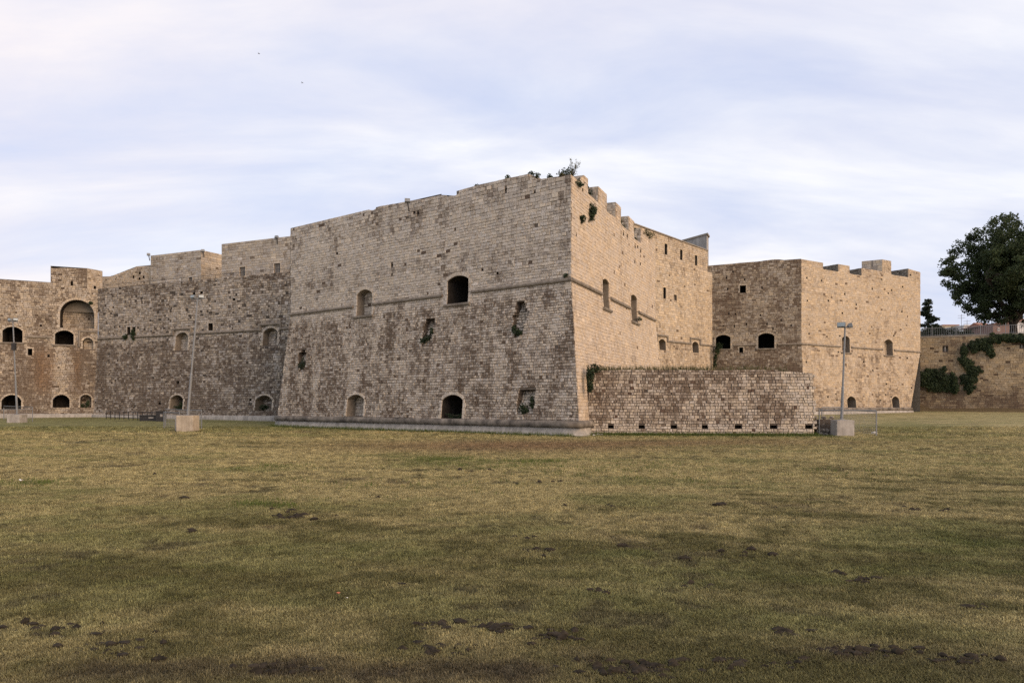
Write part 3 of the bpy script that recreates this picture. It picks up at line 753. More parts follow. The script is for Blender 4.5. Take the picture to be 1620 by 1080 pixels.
# ---- a general wall with everything on it
def work(root, face, uL, uR, sb, crest, ops, style, mort='mortar', th=1.5, seed=1, cap=True, stuff='stone_facing', lo=None, b0=-1e9, b1=1e9, **kw):
    mb = MB(); core_faces(face, mb, uL, uR, sb, crest, ops); mb.build('wall_core', M[mort], root)
    rc = Recs(); lay(face, rc, uL, uR, sb if lo is None else lo, crest, ops, **kw)
    build_recs(rc, colour_recs(rc, style, seed), root, stuff)
    for o in ops: tunnel(face, o, root, 'inner_shade' if (o.depth > 2 or o.w < 0.3) else 'tunnel', style)
    if cap:
        u0, u1 = uL(0.5), uR(0.5)
        mb = MB(); crest_caps(face, [(max(u0, min(u1, u)), s) for u, s in crest], th, max(0, min(s for _, s in crest) - 0.5), mb, b0, b1); mb.build('coping', M['rust'], root)

# ---- left curtain
PK = Vector((-49.45, 90.6)); cu = Vector((26.38, -12.6)).normalized(); CL = 33.0
fc = Face((PK.x, PK.y, ZC), cu, 0.10)
curtain = thing('curtain_wall', 'long curtain wall with dark blotched lower half left of the corner bastion', 'castle wall', (PK.x, PK.y, 0))
oc = [Opening(fc, 278, 297.5, 526, 554, 0.3, 0.8, True, 0.32), Opening(fc, 416.5, 439, 519, 546, 0.3, 0.8, True, 0.34), Opening(fc, 329.5, 337, 511.5, 523.5, 0, 3, False, 0.18, name='window'),
      Opening(fc, 201, 206.5, 517, 529.5, 0, 3, False, 0.18, name='window'), Opening(fc, 209, 213.5, 517, 529.5, 0, 1.2, False, name='window'),
      Opening(fc, 269.5, 289.5, 625, 648, 0.3, 1.6, True, 0.25), Opening(fc, 404, 430.5, 625.5, 649.5, 0.28, 1.2, True, 0.25), Opening(fc, 447, 452, 588, 595, 0, 1, name='putlog_hole')]
oc += [Opening(fc, x - 2, x + 2, y - 2, y + 2, 0, 0.4, name='putlog_hole') for x, y in ((307, 464.5), (318.5, 463), (281, 605), (396, 632), (252, 638), (370, 474))]
cc = [(-1, fc.uv(152, 457)[1]), (CL + 1, fc.uv(455, 430.5)[1])]
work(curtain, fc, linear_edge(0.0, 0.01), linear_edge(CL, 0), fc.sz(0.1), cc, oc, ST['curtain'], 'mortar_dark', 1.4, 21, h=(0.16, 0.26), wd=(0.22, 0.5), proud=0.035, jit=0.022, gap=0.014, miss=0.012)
def hood(face, o, ext=0.42, up=0.40): return [(o.u0 - ext, 0.0), (o.u0 - ext, o.s1 + up), (o.u1 + ext, o.s1 + up), (o.u1 + ext, 0.0)]
def course(face, a, b, hoods, r, root):
    path = [(a, 0.0)]
    for o in sorted(hoods, key=lambda q: q.u0): path += hood(face, o)
    path.append((b, 0.0)); tube_on_face(face, path, r, root)
course(fc, 5.9, CL, oc[:2], 0.14, curtain); tube_on_face(fc, [(0.1, 0.0), (oc[3].u0 - 0.35, 0.0)], 0.14, curtain)
s9 = fc.sz(0.7); b0, b1 = pf(fc, 0.0, s9), pf(fc, CL, s9)
plan_sweep([b0, b1], [fc.N.to_2d()] * 2, [(-0.2, -0.3), (0.42, -0.3), (0.36, 0.62), (0.20, 0.74), (-0.2, 0.74)], 'plinth', 'plinth', curtain)
mb = MB(); q0, q1 = fc.pos(0, 0), fc.pos(CL, 0); bk = Vector((cu.y, -cu.x, 0)) * -1
mb.add([(q0.x, q0.y, 14.3), (q1.x, q1.y, 14.3), (q1.x - fc.N.x * 24, q1.y - fc.N.y * 24, 14.3), (q0.x - fc.N.x * 24, q0.y - fc.N.y * 24, 14.3)], [[0, 1, 2, 3]]); mb.build('walkway', M['roof'], curtain)

# ---- left wall with the big arched niche and its turret
UL = 34.0; lu = Vector((0.91, 0.414)).normalized(); lo_ = PK - lu * UL
fl = Face((lo_.x, lo_.y, ZC), lu, 0.10)
leftw = thing('flank_wall', 'flank wall at the far left with big arched niche, orange stains and square turret', 'castle wall', (PK.x, PK.y, 0))
ol = [Opening(fl, 95, 149, 474.5, 519, 0.46, 2.3, True, 0.34, name='niche'), Opening(fl, 87, 116.5, 522.5, 545, 0.20, 3.5, False, 0.22, True), Opening(fl, 131, 147.5, 534.5, 552, 0.3, 0.8, True, 0.25),
      Opening(fl, 4, 35.5, 517, 541.5, 0.2, 4, False, 0.25, True), Opening(fl, 44, 51, 551.5, 562, 0, 2.5, False, 0.2, name='window'), Opening(fl, 2.5, 33.5, 624.5, 647, 0.3, 4, False, 0.25),
      Opening(fl, 83.5, 110, 624.5, 645, 0.3, 2.6, False, 0.22), Opening(fl, 127, 144.5, 624, 644.5, 0.3, 1.5, True, 0.22), Opening(fl, 112, 115.3, 445, 451.5, 0, 1.5, name='window'),
      Opening(fl, 63, 66, 513, 516.5, 0, 0.5, name='putlog_hole'), Opening(fl, 75, 78.5, 561, 564.5, 0, 0.5, name='putlog_hole')]
ucut = fl.uvh(80); u138 = fl.uvh(138); yl = lambda px: fl.uv(px, 0)[0]
cl_ = [(-1, fl.uv(0, 440)[1]), (ucut, fl.uv(80, 446.5)[1]), (ucut, fl.uv(80, 424)[1]), (u138, fl.uv(138, 424.2)[1]), (u138, fl.uv(138, 457)[1]), (UL + 1, fl.uv(152, 457)[1])]
work(leftw, fl, linear_edge(18.0, 0), linear_edge(UL, 0.02), fl.sz(0.1), cl_, ol, ST['left'], 'mortar', 1.4, 31, h=(0.17, 0.24), wd=(0.2, 0.46), proud=0.03, jit=0.015, gap=0.012, miss=0.006)
for a, b in ((18.0, ol[3].u0 - .4), (ol[3].u1 + .4, ol[1].u0 - .4)): tube_on_face(fl, [(a, 0.0), (b, 0.0)], 0.14, leftw)
tube_on_face(fl, [(ol[2].u0 - .35, ol[2].s0 + .2), (ol[2].u0 - .35, ol[2].s1 + .75), (UL - .02, ol[2].s1 + .75)], 0.12, leftw)
plan_sweep([pf(fl, 18.0, s9), pf(fl, UL, s9)], [fl.N.to_2d()] * 2, [(-0.2, -0.3), (0.42, -0.3), (0.36, 0.7), (0.20, 0.82), (-0.2, 0.82)], 'plinth', 'plinth', leftw)
tp = fl.pos(u138, 0); ft = Face((tp.x, tp.y, 14.5), Vector((0.36, 0.93)), 0.0)
work(leftw, ft, lambda s: 0.0, lambda s: 2.1, 0.0, [(-1, fl.pos(u138, cl_[3][1]).z - 14.5), (5, fl.pos(u138, cl_[3][1]).z - 14.5)], [Opening(ft, 148.6, 152.4, 452, 461, 0, 1.5, name='window')], ST['keep_warm'], 'mortar_warm', 0.6, 33, cap=False)
mb = MB(); tz = fl.pos(u138, cl_[3][1]).z; a_, b_ = fl.pos(ucut, 0, -.03), fl.pos(u138, 0, -.03); e_ = ft.pos(2.1, 0)
mb.add([(a_.x, a_.y, tz), (b_.x, b_.y, tz), (e_.x, e_.y, tz), (a_.x - .6, a_.y + 2.2, tz)], [[0, 1, 2, 3]])
mb.add([(e_.x, e_.y, tz), (a_.x - .6, a_.y + 2.2, tz), (a_.x - .6, a_.y + 2.2, 13), (e_.x, e_.y, 13)], [[0, 1, 2, 3]]); mb.add([(a_.x, a_.y, tz), (a_.x - .6, a_.y + 2.2, tz), (a_.x - .6, a_.y + 2.2, 13), (a_.x, a_.y, 13)], [[0, 1, 2, 3]]); mb.build('turret_roof', M['rust'], leftw)

# ---- buildings above the left curtain
def block(root, pts, zb, crests, styles, ops, seed, mort='mortar_warm'):
    """pts: plan corners left to right as seen; crests: list of (za, zb) per face"""
    for i, (a, b) in enumerate(zip(pts, pts[1:])):
        a, b = Vector(a), Vector(b); f = Face((a.x, a.y, zb), b - a, 0.0); ln = (b - a).length
        o_ = [Opening(f, *k[:4], 0, 1.2, False, 0.14, name='window') for k in ops.get(i, [])]
        cr = crests[i]; cr = [(-1, cr[0] - zb), (ln + 1, cr[1] - zb)] if not isinstance(cr, list) else [(u, z - zb) for u, z in cr]
        work(root, f, lambda s: 0.0, (lambda l: (lambda s: l))(ln), 0.0, cr, o_, styles[i], mort, 0.6, seed + i, cap=True, h=(0.22, 0.3), wd=(0.35, 0.7), proud=0.015, jit=0.008, gap=0.01)
        for k in o_:
            mb = MB(); c = [f.pos(u, s, -0.25) for u, s in ((k.u0, k.s0), (k.u1, k.s0), (k.u1, k.s1), (k.u0, k.s1))]; mb.add(c, [[0, 1, 2, 3]])
            for j in range(1, 4): 
                uu = k.u0 + (k.u1 - k.u0) * j / 4; mb.tube([f.pos(uu, k.s0, -0.12), f.pos(uu, k.s1, -0.12)], 0.02, 5)
            mb.build('window_grille', M['iron'], root)
bA = thing('keep_block', 'square pale stone block with sunlit right side above the left curtain wall', 'castle block', (-36.9, 90.0, 14.0))
block(bA, [(-44.8, 94.0), (-36.9, 90.0), (-33.8, 96.5)], 14.0, [(20.3, 20.2), (20.2, 20.25)], [ST['keep'], ST['keep_warm']], {0: [(298.5, 304.5, 438.5, 446)]}, 41)
prism([(-44.7, 94.1), (-36.95, 90.2), (-34.0, 96.4), (-41.8, 100.4)], 14.0, 19.6).build('roof', M['roof'], bA)
bB = thing('keep_block', 'long pale stone block with two barred windows next to the corner bastion', 'castle block', (-28.0, 84.0, 14.0))
block(bB, [(-32.95, 86.0), (-22.0, 80.6)], 14.0, [(20.05, 19.95)], [ST['keep']], {0: [(379, 388, 422.5, 437), (433.5, 443.5, 416.5, 432)]}, 45)
prism([(-32.9, 86.15), (-22.0, 80.8), (-18.0, 89.0), (-29, 94.4)], 14.0, 19.5).build('roof', M['roof'], bB)
bS = thing('gabled_wall', 'low sunlit wall with sloping coping between turret and square block', 'castle wall', (-49.0, 96.0, 14.0))
fS_a, fS_b = Vector((-53.6, 97.3)), Vector((-44.6, 94.9)); fS = Face((fS_a.x, fS_a.y, 14.0), fS_b - fS_a, 0.0)
cs = crest_px(fS, [(150, 437.5), (175, 437), (216, 421.2), (241, 418.8)]); cs[0] = (-1, cs[0][1]); cs[-1] = (12, cs[-1][1])
lnS = (fS_b - fS_a).length
work(bS, fS, lambda s: 0.0, lambda s: lnS, 0.0, cs, [Opening(fS, x - 1.5, x + 1.5, y - 2, y + 2, 0, 0.5, name='putlog_hole') for x, y in ((211, 438), (221, 432), (220.5, 440.5), (227, 438))], ST['keep_warm'], 'mortar_warm', 0.7, 47)
mb = MB(); ra = [fS.pos(u, s, d) for u, s, d in ((cs[1][0] - .2, cs[1][1] + .1, -1.2), (cs[2][0] - 1.2, cs[2][1] + 0.15, -1.2), (cs[2][0] - 1.2, cs[2][1] + .15, -4), (cs[1][0] - .2, cs[1][1] + .1, -4))]
mb.add(ra + [v - Vector((0, 0, .25)) for v in ra], [[0, 1, 2, 3], [0, 1, 5, 4], [1, 2, 6, 5], [2, 3, 7, 6], [3, 0, 4, 7]]); mb.build('stair_roof', M['rust'], bS)

# ---- right curtain (flank) with upper storey
RO = Vector((17.7, 92.4)); ru = Vector((9.1, 9.1)).normalized(); RL = 12.9; RS = -4.9
fr = Face((RO.x, RO.y, ZC), ru, 0.06)
flank = thing('curtain_wall', 'tall sunlit curtain wall with slit windows between the two bastions', 'castle wall', (RO.x, RO.y, 0))
orr = [Opening(fr, 1042, 1053, 536, 553.5, 0.45, 0.9, True, 0.26), Opening(fr, 1095, 1105, 540.5, 557.5, 0.45, 0.9, True, 0.26), Opening(fr, 1049, 1053.3, 454.5, 472, 0, 1.2, False, 0.15, name='window'), Opening(fr, 1066, 1070.5, 466, 475, 0, 0.25, False, 0.1, name='window')]
cf = [(RS - 1, fr.uv(1037, 408)[1]), (RL + 1, fr.uv(1127, 432)[1])]
work(flank, fr, lambda s: RS, linear_edge(RL, 0), fr.sz(0.2), cf, orr, ST['flank'], 'mortar_warm', 1.2, 51, h=(0.2, 0.3), wd=(0.3, 0.65), proud=0.022, jit=0.010, gap=0.008, ch=0.012, miss=0.004)
course(fr, -0.4, RL, orr[:2], 0.14, flank)
mb = MB(); zL = ZC + cf[0][1]
ups = thing('keep_block', 'upper storey with three slit windows and thin eaves behind the sunlit parapet', 'castle block', (RO.x, RO.y, 19.0))
fu_o = RO - Vector((fr.N.x, fr.N.y)) * 0.4
fu = Face((fu_o.x, fu_o.y, 19.0), ru, 0.0)
uu0, uu1 = fu.uvh(1000), fu.uvh(1119.5); cu_ = [(uu0 - 1, fu.uv(1004.7, 355)[1]), (uu1 + 1, fu.uv(1118, 396.7)[1])]
ou = [Opening(fu, 1051.2, 1055.4, 385.5, 402.5, 0, 1.0, False, 0.12, name='window'), Opening(fu, 1075.6, 1079.4, 395, 411, 0, 1.0, False, 0.12, name='window'), Opening(fu, 1099.2, 1102.8, 404, 419.5, 0, 1.0, False, 0.12, name='window')]
work(ups, fu, lambda s: uu0, lambda s: uu1, 0.0, cu_, ou, ST['flank'], 'mortar_warm', 0.8, 53, h=(0.2, 0.28), wd=(0.3, 0.6), proud=0.02, jit=0.01, gap=0.010)
mb = MB(); e0, e1 = fu.pos(uu0, cu_[0][1]), fu.pos(uu1, cu_[1][1])
n_ = fu.N
mb.add([e0 + n_ * .12 + Vector((0, 0, .0)), e1 + n_ * .12, e1 - n_ * 6, e0 - n_ * 6, e0 + n_ * .12 + Vector((0, 0, .13)), e1 + n_ * .12 + Vector((0, 0, .13)), e1 - n_ * 6 + Vector((0, 0, .13)), e0 - n_ * 6 + Vector((0, 0, .13))], [[0, 1, 2, 3], [4, 5, 6, 7], [0, 1, 5, 4], [1, 2, 6, 5], [2, 3, 7, 6], [3, 0, 4, 7]])
mb.build('eaves', M['rust'], ups)
s0_, s1_ = fu.pos(uu1, 0), fu.pos(uu1, cu_[1][1])
mb = MB(); mb.add([s0_, s0_ - n_ * 6, s1_ - n_ * 6, s1_], [[0, 1, 2, 3]]); mb.build('end_wall', M['house_ochre'], ups)
# plain cubic room on the roof, plastered grey side to the left
rm = thing('roof_room', 'plain grey plastered room on the roof at the end of upper storey', 'castle block', (26.5, 104.0, 21.0))
p0 = at(1061, 380, 108.0); p1 = at(1118, 371.5, 101.6); p2 = at(1121, 372.5, 103.4)
fA = Face((p0.x, p0.y, 21.0), (p1 - p0).to_2d(), 0.0); zt = p1.z
pr = [(p0.x, p0.y), (p1.x, p1.y), (p2.x, p2.y), (p0.x + (p2 - p1).x * 3, p0.y + (p2 - p1).y * 3 + 2)]
M["plaster"] = simple_mat('weathered_plaster', (0.20, 0.19, 0.175), (0.40, 0.385, 0.36), 1.1, streak=True, bs=0.3)
prism(pr, 20.5, zt).build('room_wall', M["plaster"], rm)
cx_, cy_ = sum(a for a, _ in pr) / 4, sum(b for _, b in pr) / 4
prism([(cx_ + (a - cx_) * 1.06, cy_ + (b - cy_) * 1.06) for a, b in pr], zt, zt + 0.22).build('cornice', M['rust'], rm)

# ---- far right bastion
C4 = Vector((37.5, 98.3)); g0 = Vector((26.8, 101.5)); G5 = Vector((61.3, 114.0))
u4 = (C4 - g0).normalized(); L4 = (C4 - g0).length; u5 = (G5 - C4).normalized()
f4 = Face((g0.x, g0.y, ZC), u4, 0.09); f5 = Face((C4.x, C4.y, ZC), u5, 0.09)
mv4 = mitre(f4.N.to_2d(), f5.N.to_2d())
far = thing('bastion', 'far right bastion with shaded left face and smooth sunlit right face', 'castle bastion', (C4.x, C4.y, 0))
e4R = linear_edge(L4, mv4.dot(f4.U.to_2d()) * f4.b); e5L = linear_edge(0, mv4.dot(f5.U.to_2d()) * f5.b); e5R = edge_px(f5, (1456, 558), (1440.5, 648))
L5 = e5R(0)
o4 = [Opening(f4, 1132.5, 1155.5, 529.5, 552, 0.18, 5, False, 0.30, True), Opening(f4, 1199.5, 1225, 527, 551, 0.18, 5, False, 0.34, True), Opening(f4, 1170.5, 1180, 451.5, 463, 0, 3, False, 0.22, name='window'), Opening(f4, 1169.5, 1175.5, 549.5, 557.5, 0, 3, False, 0.2, name='window')]
o5 = [Opening(f5, 1331.5, 1344, 531.5, 557.5, 0.36, 0.9, True, 0.30, True), Opening(f5, 1398.5, 1412, 537, 562, 0.36, 0.9, True, 0.30, True), Opening(f5, 1340, 1354, 627, 646, 0.42, 1.6, False, 0.25), Opening(f5, 1411, 1422.5, 627, 645, 0.42, 1.6, False, 0.25)]
rr = random.Random(5)
o5 += [Opening(f5, x - 1.1, x + 1.1, y - 1.2, y + 1.2, 0, 0.3, name='putlog_hole') for x, y in [(rr.uniform(1275, 1445), rr.uniform(430, 640)) for _ in range(34)]]
o4 += [Opening(f4, x - 1.1, x + 1.1, y - 1.2, y + 1.2, 0, 0.3, name='putlog_hole') for x, y in [(rr.uniform(1140, 1260), rr.uniform(425, 520)) for _ in range(16)]]
c4 = crest_px(f4, [(1110, 421), (1200, 413.5), (1222, 410.5), (1232, 410.2), (1240, 411.2), (1265.6, 409.3)]); c4[-1] = (L4 + 1, c4[-1][1])
c5 = crest_px(f5, [(1267, 409.6), (1302.5, 415.6), (1302.5, 426), (1326.3, 430), (1326.3, 417.7), (1344.4, 420.6), (1344.4, 433), (1363, 436), (1363, 424), (1410.5, 431), (1410.5, 434.7), (1436.7, 438.6), (1436.7, 424.8), (1458, 431.5)]); c5[0] = (-1, c5[0][1]); c5[-1] = (L5 + 1, c5[-1][1])
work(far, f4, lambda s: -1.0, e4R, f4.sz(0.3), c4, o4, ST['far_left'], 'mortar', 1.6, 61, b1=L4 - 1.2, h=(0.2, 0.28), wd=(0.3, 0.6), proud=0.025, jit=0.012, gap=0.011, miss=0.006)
work(far, f5, e5L, e5R, f5.sz(0.3), c5, o5, ST['far_right'], 'mortar_warm', 4.2, 62, b0=2.4, h=(0.2, 0.28), wd=(0.35, 0.7), proud=0.015, jit=0.008, gap=0.006, ch=0.010, miss=0.003)
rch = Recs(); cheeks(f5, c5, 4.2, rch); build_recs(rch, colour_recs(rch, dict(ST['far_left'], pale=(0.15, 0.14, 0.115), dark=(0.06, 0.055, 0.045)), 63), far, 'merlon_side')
xs = [-1.0, o4[0].u0 - .4]; tube_on_face(f4, [(o4[0].u1 + .4, 0.0), (o4[1].u0 - .4, 0.0)], 0.13, far); tube_on_face(f4, [(o4[1].u1 + .4, 0.0), (L4 + .05, 0.0)], 0.13, far)
for a, b in ((-.05, o5[0].u0 - .4), (o5[0].u1 + .4, o5[1].u0 - .4), (o5[1].u1 + .4, L5 - .1)): tube_on_face(f5, [(a, 0.0), (b, 0.0)], 0.13, far)
s7 = f4.sz(1.0)
plan_sweep([pf(f4, -1, s7), pf(f4, e4R(s7), s7), pf(f5, e5R(s7), s7)], [f4.N.to_2d(), mv4, f5.N.to_2d()], [(-0.2, 0), (0.5, 0), (0.45, 0.95), (0.2, 1.0), (-0.2, 1.0)], 'plinth', 'plinth', far)
plan_sweep([pf(f4, -1, s7), pf(f4, e4R(s7), s7), pf(f5, e5R(s7), s7)], [f4.N.to_2d(), mv4, f5.N.to_2d()], [(-0.2, 0.98), (0.25, 0.98), (0.42, 1.15), (0.36, 1.36), (0.15, 1.45), (-0.2, 1.45)], 'torus_moulding', 'torus', far)
zf = ZC + min(s for _, s in c5) - 0.6
mb = MB(); pts = [f4.pos(-1, 0, -.04), f4.pos(L4, 0, 0) - Vector((mv4.x, mv4.y, 0)) * .05, f5.pos(L5, 0, -.04), f5.pos(L5, 0) + Vector((-6, 16, 0)), f4.pos(-1, 0) + Vector((8, 24, 0))]
mb.add([(v.x, v.y, zf) for v in pts], [[0, 1, 2, 3, 4]]); mb.build('roof', M['roof'], far)
mb = MB()
for a, b in zip(pts[2:4], pts[3:5]): mb.add([(a.x, a.y, 0), (b.x, b.y, 0), (b.x, b.y, zf + 1), (a.x, a.y, zf + 1)], [[0, 1, 2, 3]])
mb.build('back_wall', M['mortar_warm'], far)
# lookout box on the parapet
lk = thing('lookout', 'small square lookout with a slit on the far right bastion parapet', 'castle turret', tuple(f5.pos(f5.uvh(1400), 11.0)))
q1_ = f5.pos(f5.uvh(1396), 0, -.02); q2_ = f5.pos(f5.uvh(1410.3), 0, -.02); Yb = q1_.y + 9
qa = at(1363.5, 420, q1_.y + 1.5)
zb_ = ZC + lerp_crest(c5, f5.uvh(1400)) - 1.6; ztop = at(1396, 410.2, q1_.y).z
fk1 = Face((qa.x, qa.y, zb_), (q1_ - qa).to_2d(), 0.0); fk2 = Face((q1_.x, q1_.y, zb_), (q2_ - q1_).to_2d(), 0.0)
lk.location = (q1_.x, q1_.y, zb_)
work(lk, fk1, lambda s: 0, lambda s: (q1_ - qa).to_2d().length, 0.0, [(-1, ztop - zb_), (9, ztop - zb_)], [Opening(fk1, 1377.5, 1381, 413.5, 425, 0, 0.8, name='slit')], ST['keep'], 'mortar_warm', 0.5, 71, cap=False, h=(0.3, 0.4), wd=(0.5, 0.9))
work(lk, fk2, lambda s: 0, lambda s: (q2_ - q1_).to_2d().length, 0.0, [(-1, ztop - zb_), (9, ztop - zb_)], [], ST['far_right'], 'mortar_warm', 0.5, 72, cap=False)
q3_ = qa + (q2_ - q1_)
prism([(qa.x, qa.y + .05), (q1_.x - .03, q1_.y + .05), (q2_.x - .03, q2_.y + .06), (q3_.x, q3_.y)], zb_, ztop - .01).build('roof', M['rust'], lk)

# ---- low ravelin wall in front
LWl = (LW1 - LW0).length
lowN = Vector((LWd.y, -LWd.x)); LT = LW0 - lowN * 0.33
flw = Face((LT.x, LT.y, 4.10), LWd, 0.08)
low = thing('low_wall', 'low brown and white block wall with a ragged right end before the castle', 'stone wall', (LW0.x, LW0.y, 0))
ow = [Opening(flw, a, b, 672.3, 677.6, 0, 0.7, name='slot') for a, b in ((962, 970.5), (1010.5, 1020), (1061, 1071), (1110.5, 1119.5), (1162.5, 1173.5), (1218, 1229.5), (1274, 1285.5))] + [Opening(flw, 1112, 1118.5, 687, 690, 0, 0.6, name='slot')]
cw = crest_px(flw, [(930, 586.5), (985, 585), (1060, 584.8), (1130, 585.6), (1180, 584.5), (1232, 585.5), (1240, 587.5), (1262, 588.5), (1294, 592.5)])
cw = [(u, min(s, -0.002)) for u, s in cw]; cw[0] = (-1, cw[0][1]); cw[-1] = (LWl + 1, cw[-1][1])
sbw = flw.sz(-0.25); eL = lambda s: 0.02; eR = lambda s: LWl - 0.05
mb = MB(); core_faces(flw, mb, eL, lambda s: LWl - 0.25, sbw, cw, ow)
pl = [(max(0.02, min(LWl - .25, u)), s) for u, s in cw]
bk_ = lambda u, s: flw.pos(u, s, -0.03) - flw.N * 2.4
for (a, sa), (b, sb) in zip(pl, pl[1:]): mb.add([flw.pos(a, sa, -.03), flw.pos(b, sb, -.03), bk_(b, sb), bk_(a, sa)], [[0, 1, 2, 3]])
u_, s_ = pl[-1]; mb.add([flw.pos(u_, s_, -.03), bk_(u_, s_), bk_(u_, sbw), flw.pos(u_, sbw, -.03)], [[0, 1, 2, 3]])
mb.add([bk_(pl[0][0], -0.05), bk_(u_, s_), bk_(u_, sbw), bk_(pl[0][0], sbw)], [[0, 1, 2, 3]])
mb.build('wall_core', M['mortar_dark'], low)
rw = Recs(); lay(flw, rw, eL, eR, sbw, cw, ow, h=(0.145, 0.20), wd=(0.14, 0.35), proud=0.04, jit=0.014, gap=0.010, ch=0.015, rag=0.26, miss=0.004)
fe = Face(flw.pos(LWl - 0.2, 0, 0), (-flw.N.x, -flw.N.y), 0.0); re = Recs()
lay(fe, re, lambda s: 0.05 + 0.08 * -s, lambda s: 2.3, sbw, [(-1, cw[-1][1]), (5, cw[-1][1])], [], proud=0.12, jit=0.02)
topr = Recs()
al = Recs(); al.items = rw.items + re.items
build_recs(al, np.concatenate([colour_recs(rw, ST['low'], 81), colour_recs(re, ST['low'], 82)]), low, 'stone_facing', individual=300)
for o in ow: tunnel(flw, o, low, 'mortar_dark', ST['low'])
# earth fill behind it
terr = MB(); tb = [(5.4, 49.6), (17.9, 48.4), (17.2, 51.2), (13.0, 53.0), (7.6, 54.6)]
b = MB(); n = len(tb); b.add([(x, y, 4.02) for x, y in tb] + [((x - 11) * 1.12 + 11, (y - 50) * 1.3 + 50 if y > 50 else y, -0.2) for x, y in tb], [list(range(n))] + [[i, (i + 1) % n, n + (i + 1) % n, n + i] for i in range(n)])
b.build('earth_bank', M['lawn'], None, cols=np.tile([[0.15, 0.125, 0.06, 0]], (2 * n, 1)), kind='structure')

# ---- counterscarp wall at right and the land above it
SA = Vector((63.0, 120.0)); SB = Vector((76.5, 113.4)); sd = (SB - SA).normalized(); S0 = SA - sd * 9.0
fs = Face((S0.x, S0.y, 12.3), sd, 0.05); SL = 60.0
scarp = thing('retaining_wall', 'ivy hung yellowish brown retaining wall under the railing at far right', 'stone wall', (SA.x, SA.y, 0))
os_ = [Opening(fs, 1491, 1500, 547.5, 555.5, 0, 0.6, False, name='window'), Opening(fs, 1613, 1621, 544.5, 549.5, 0, 0.6, False, name='window')]
work(scarp, fs, lambda s: 0.0, lambda s: SL, fs.sz(0.3), [(-1, -0.001), (SL + 1, -0.001)], os_, ST['scarp'], 'mortar_dark', 1.0, 91, cap=False, h=(0.24, 0.34), wd=(0.35, 0.8), proud=0.02, jit=0.014, gap=0.010)
mb = MB(); mb.add([fs.pos(0, .0, .05), fs.pos(SL, .0, .05), fs.pos(SL, .22, .05), fs.pos(0, .22, .05), fs.pos(0, .22, -.6), fs.pos(SL, .22, -.6)], [[0, 1, 2, 3], [3, 2, 5, 4]]); mb.build('coping', M['rust'], scarp)
for o in os_:
    c = fs.pos(o.uc, (o.s0 + o.s1) / 2, -0.25); mb = MB(); mb.box(c, (0.14, 0.06, o.s1 - o.s0), math.atan2(fs.U.y, fs.U.x)); mb.build('window_bar', M['concrete'], scarp)
pa, pb = fs.pos(0, 0), fs.pos(SL, 0)
mb = MB(); mb.add([(pa.x, pa.y, 12.32), (pb.x, pb.y, 12.32), (pb.x + 300, pb.y + 300, 12.32), (pa.x + 60, pa.y + 420, 12.32), (pa.x + 1, pa.y + 30, 12.32)], [[0, 1, 2, 3, 4]])
mb.build('upper_ground', M['soil'], None, kind='structure')
mb = MB(); NB = 40; vs = []
for i in range(NB + 1):
    u = 8.0 + (SL - 8.0) * i / NB; g = float(gz(*fs.pos(u, fs.sz(0.5)).to_2d())); hh = 0.3 + 0.4 * float(vnoise(i * 0.45, 3.3, 8)) + (0.5 if i < 3 else 0)
    a = fs.pos(u, fs.sz(g + hh), 0.0); c2_ = fs.pos(u, fs.sz(g), 0) + fs.N * (1.4 + 0.6 * float(vnoise(i * 0.6, 9, 8)))
    vs += [a, (a + c2_) / 2 + Vector((0, 0, 0.12 * random.random())), Vector((c2_.x, c2_.y, g - 0.1))]
fcs = [[i * 3 + k, (i + 1) * 3 + k, (i + 1) * 3 + k + 1, i * 3 + k + 1] for i in range(NB) for k in range(2)]
mesh_obj('earth_slope', [tuple(v) for v in vs], fcs, M['lawn'], None, cols=np.tile([[0.12, 0.09, 0.05, 0.2]], (len(vs), 1)), kind='structure', smooth=True)
# ------------------------------------------------------------------ foliage
def leaves(name, blobs, size, mat, parent, dens=1.0, flat=None, seed=1, kind=None, asp=1.7, droop=0.0):
    """blobs: (centre, (rx, ry, rz), count); small leaf-shaped faces through the volume"""
    R = np.random.default_rng(seed); Vs = []; Cs = []
    for c, r, n in blobs:
        n = int(n * dens); d = R.normal(size=(n, 3)); d /= np.linalg.norm(d, axis=1)[:, None]
        rad = R.random(n) ** 0.45 * (0.85 + 0.3 * R.random(n))
        P = np.array(c)[None] + d * rad[:, None] * np.array(r)[None]
        nrm = d * 0.6 + R.normal(size=(n, 3)) * 0.8
        if flat is not None: nrm = nrm * 0.6 + np.array(flat)[None] * 1.1
        nrm[:, 2] += 0.35; nrm /= np.linalg.norm(nrm, axis=1)[:, None]
        t = R.normal(size=(n, 3)); t[:, 2] -= droop; t -= nrm * (t * nrm).sum(1)[:, None]; t /= np.linalg.norm(t, axis=1)[:, None]
        b = np.cross(nrm, t); L_ = size * (0.6 + 0.8 * R.random(n))[:, None]; W_ = L_ / asp
        fold = nrm * L_ * 0.18
        q = np.stack([P - t * L_ * .5, P + b * W_ * .5 + fold, P + t * L_ * .5, P - b * W_ * .5 + fold], 1)
        Vs.append(q.reshape(-1, 3)); col = np.clip(0.5 + 0.28 * R.normal(size=n) + R.normal() * 0.12, 0, 1)
        Cs.append(np.repeat(col, 4))
    V = np.concatenate(Vs); c = np.concatenate(Cs); n = len(V) // 4
    F = np.stack([np.arange(n) * 4, np.arange(n) * 4 + 1, np.arange(n) * 4 + 2, np.arange(n) * 4 + 3], 1)
    F = np.concatenate([F[:, [0, 1, 2]], F[:, [0, 2, 3]]])
    return mesh_obj(name, V, F, mat, parent, cols=np.stack([c, c, c, np.ones_like(c)], 1), kind=kind)
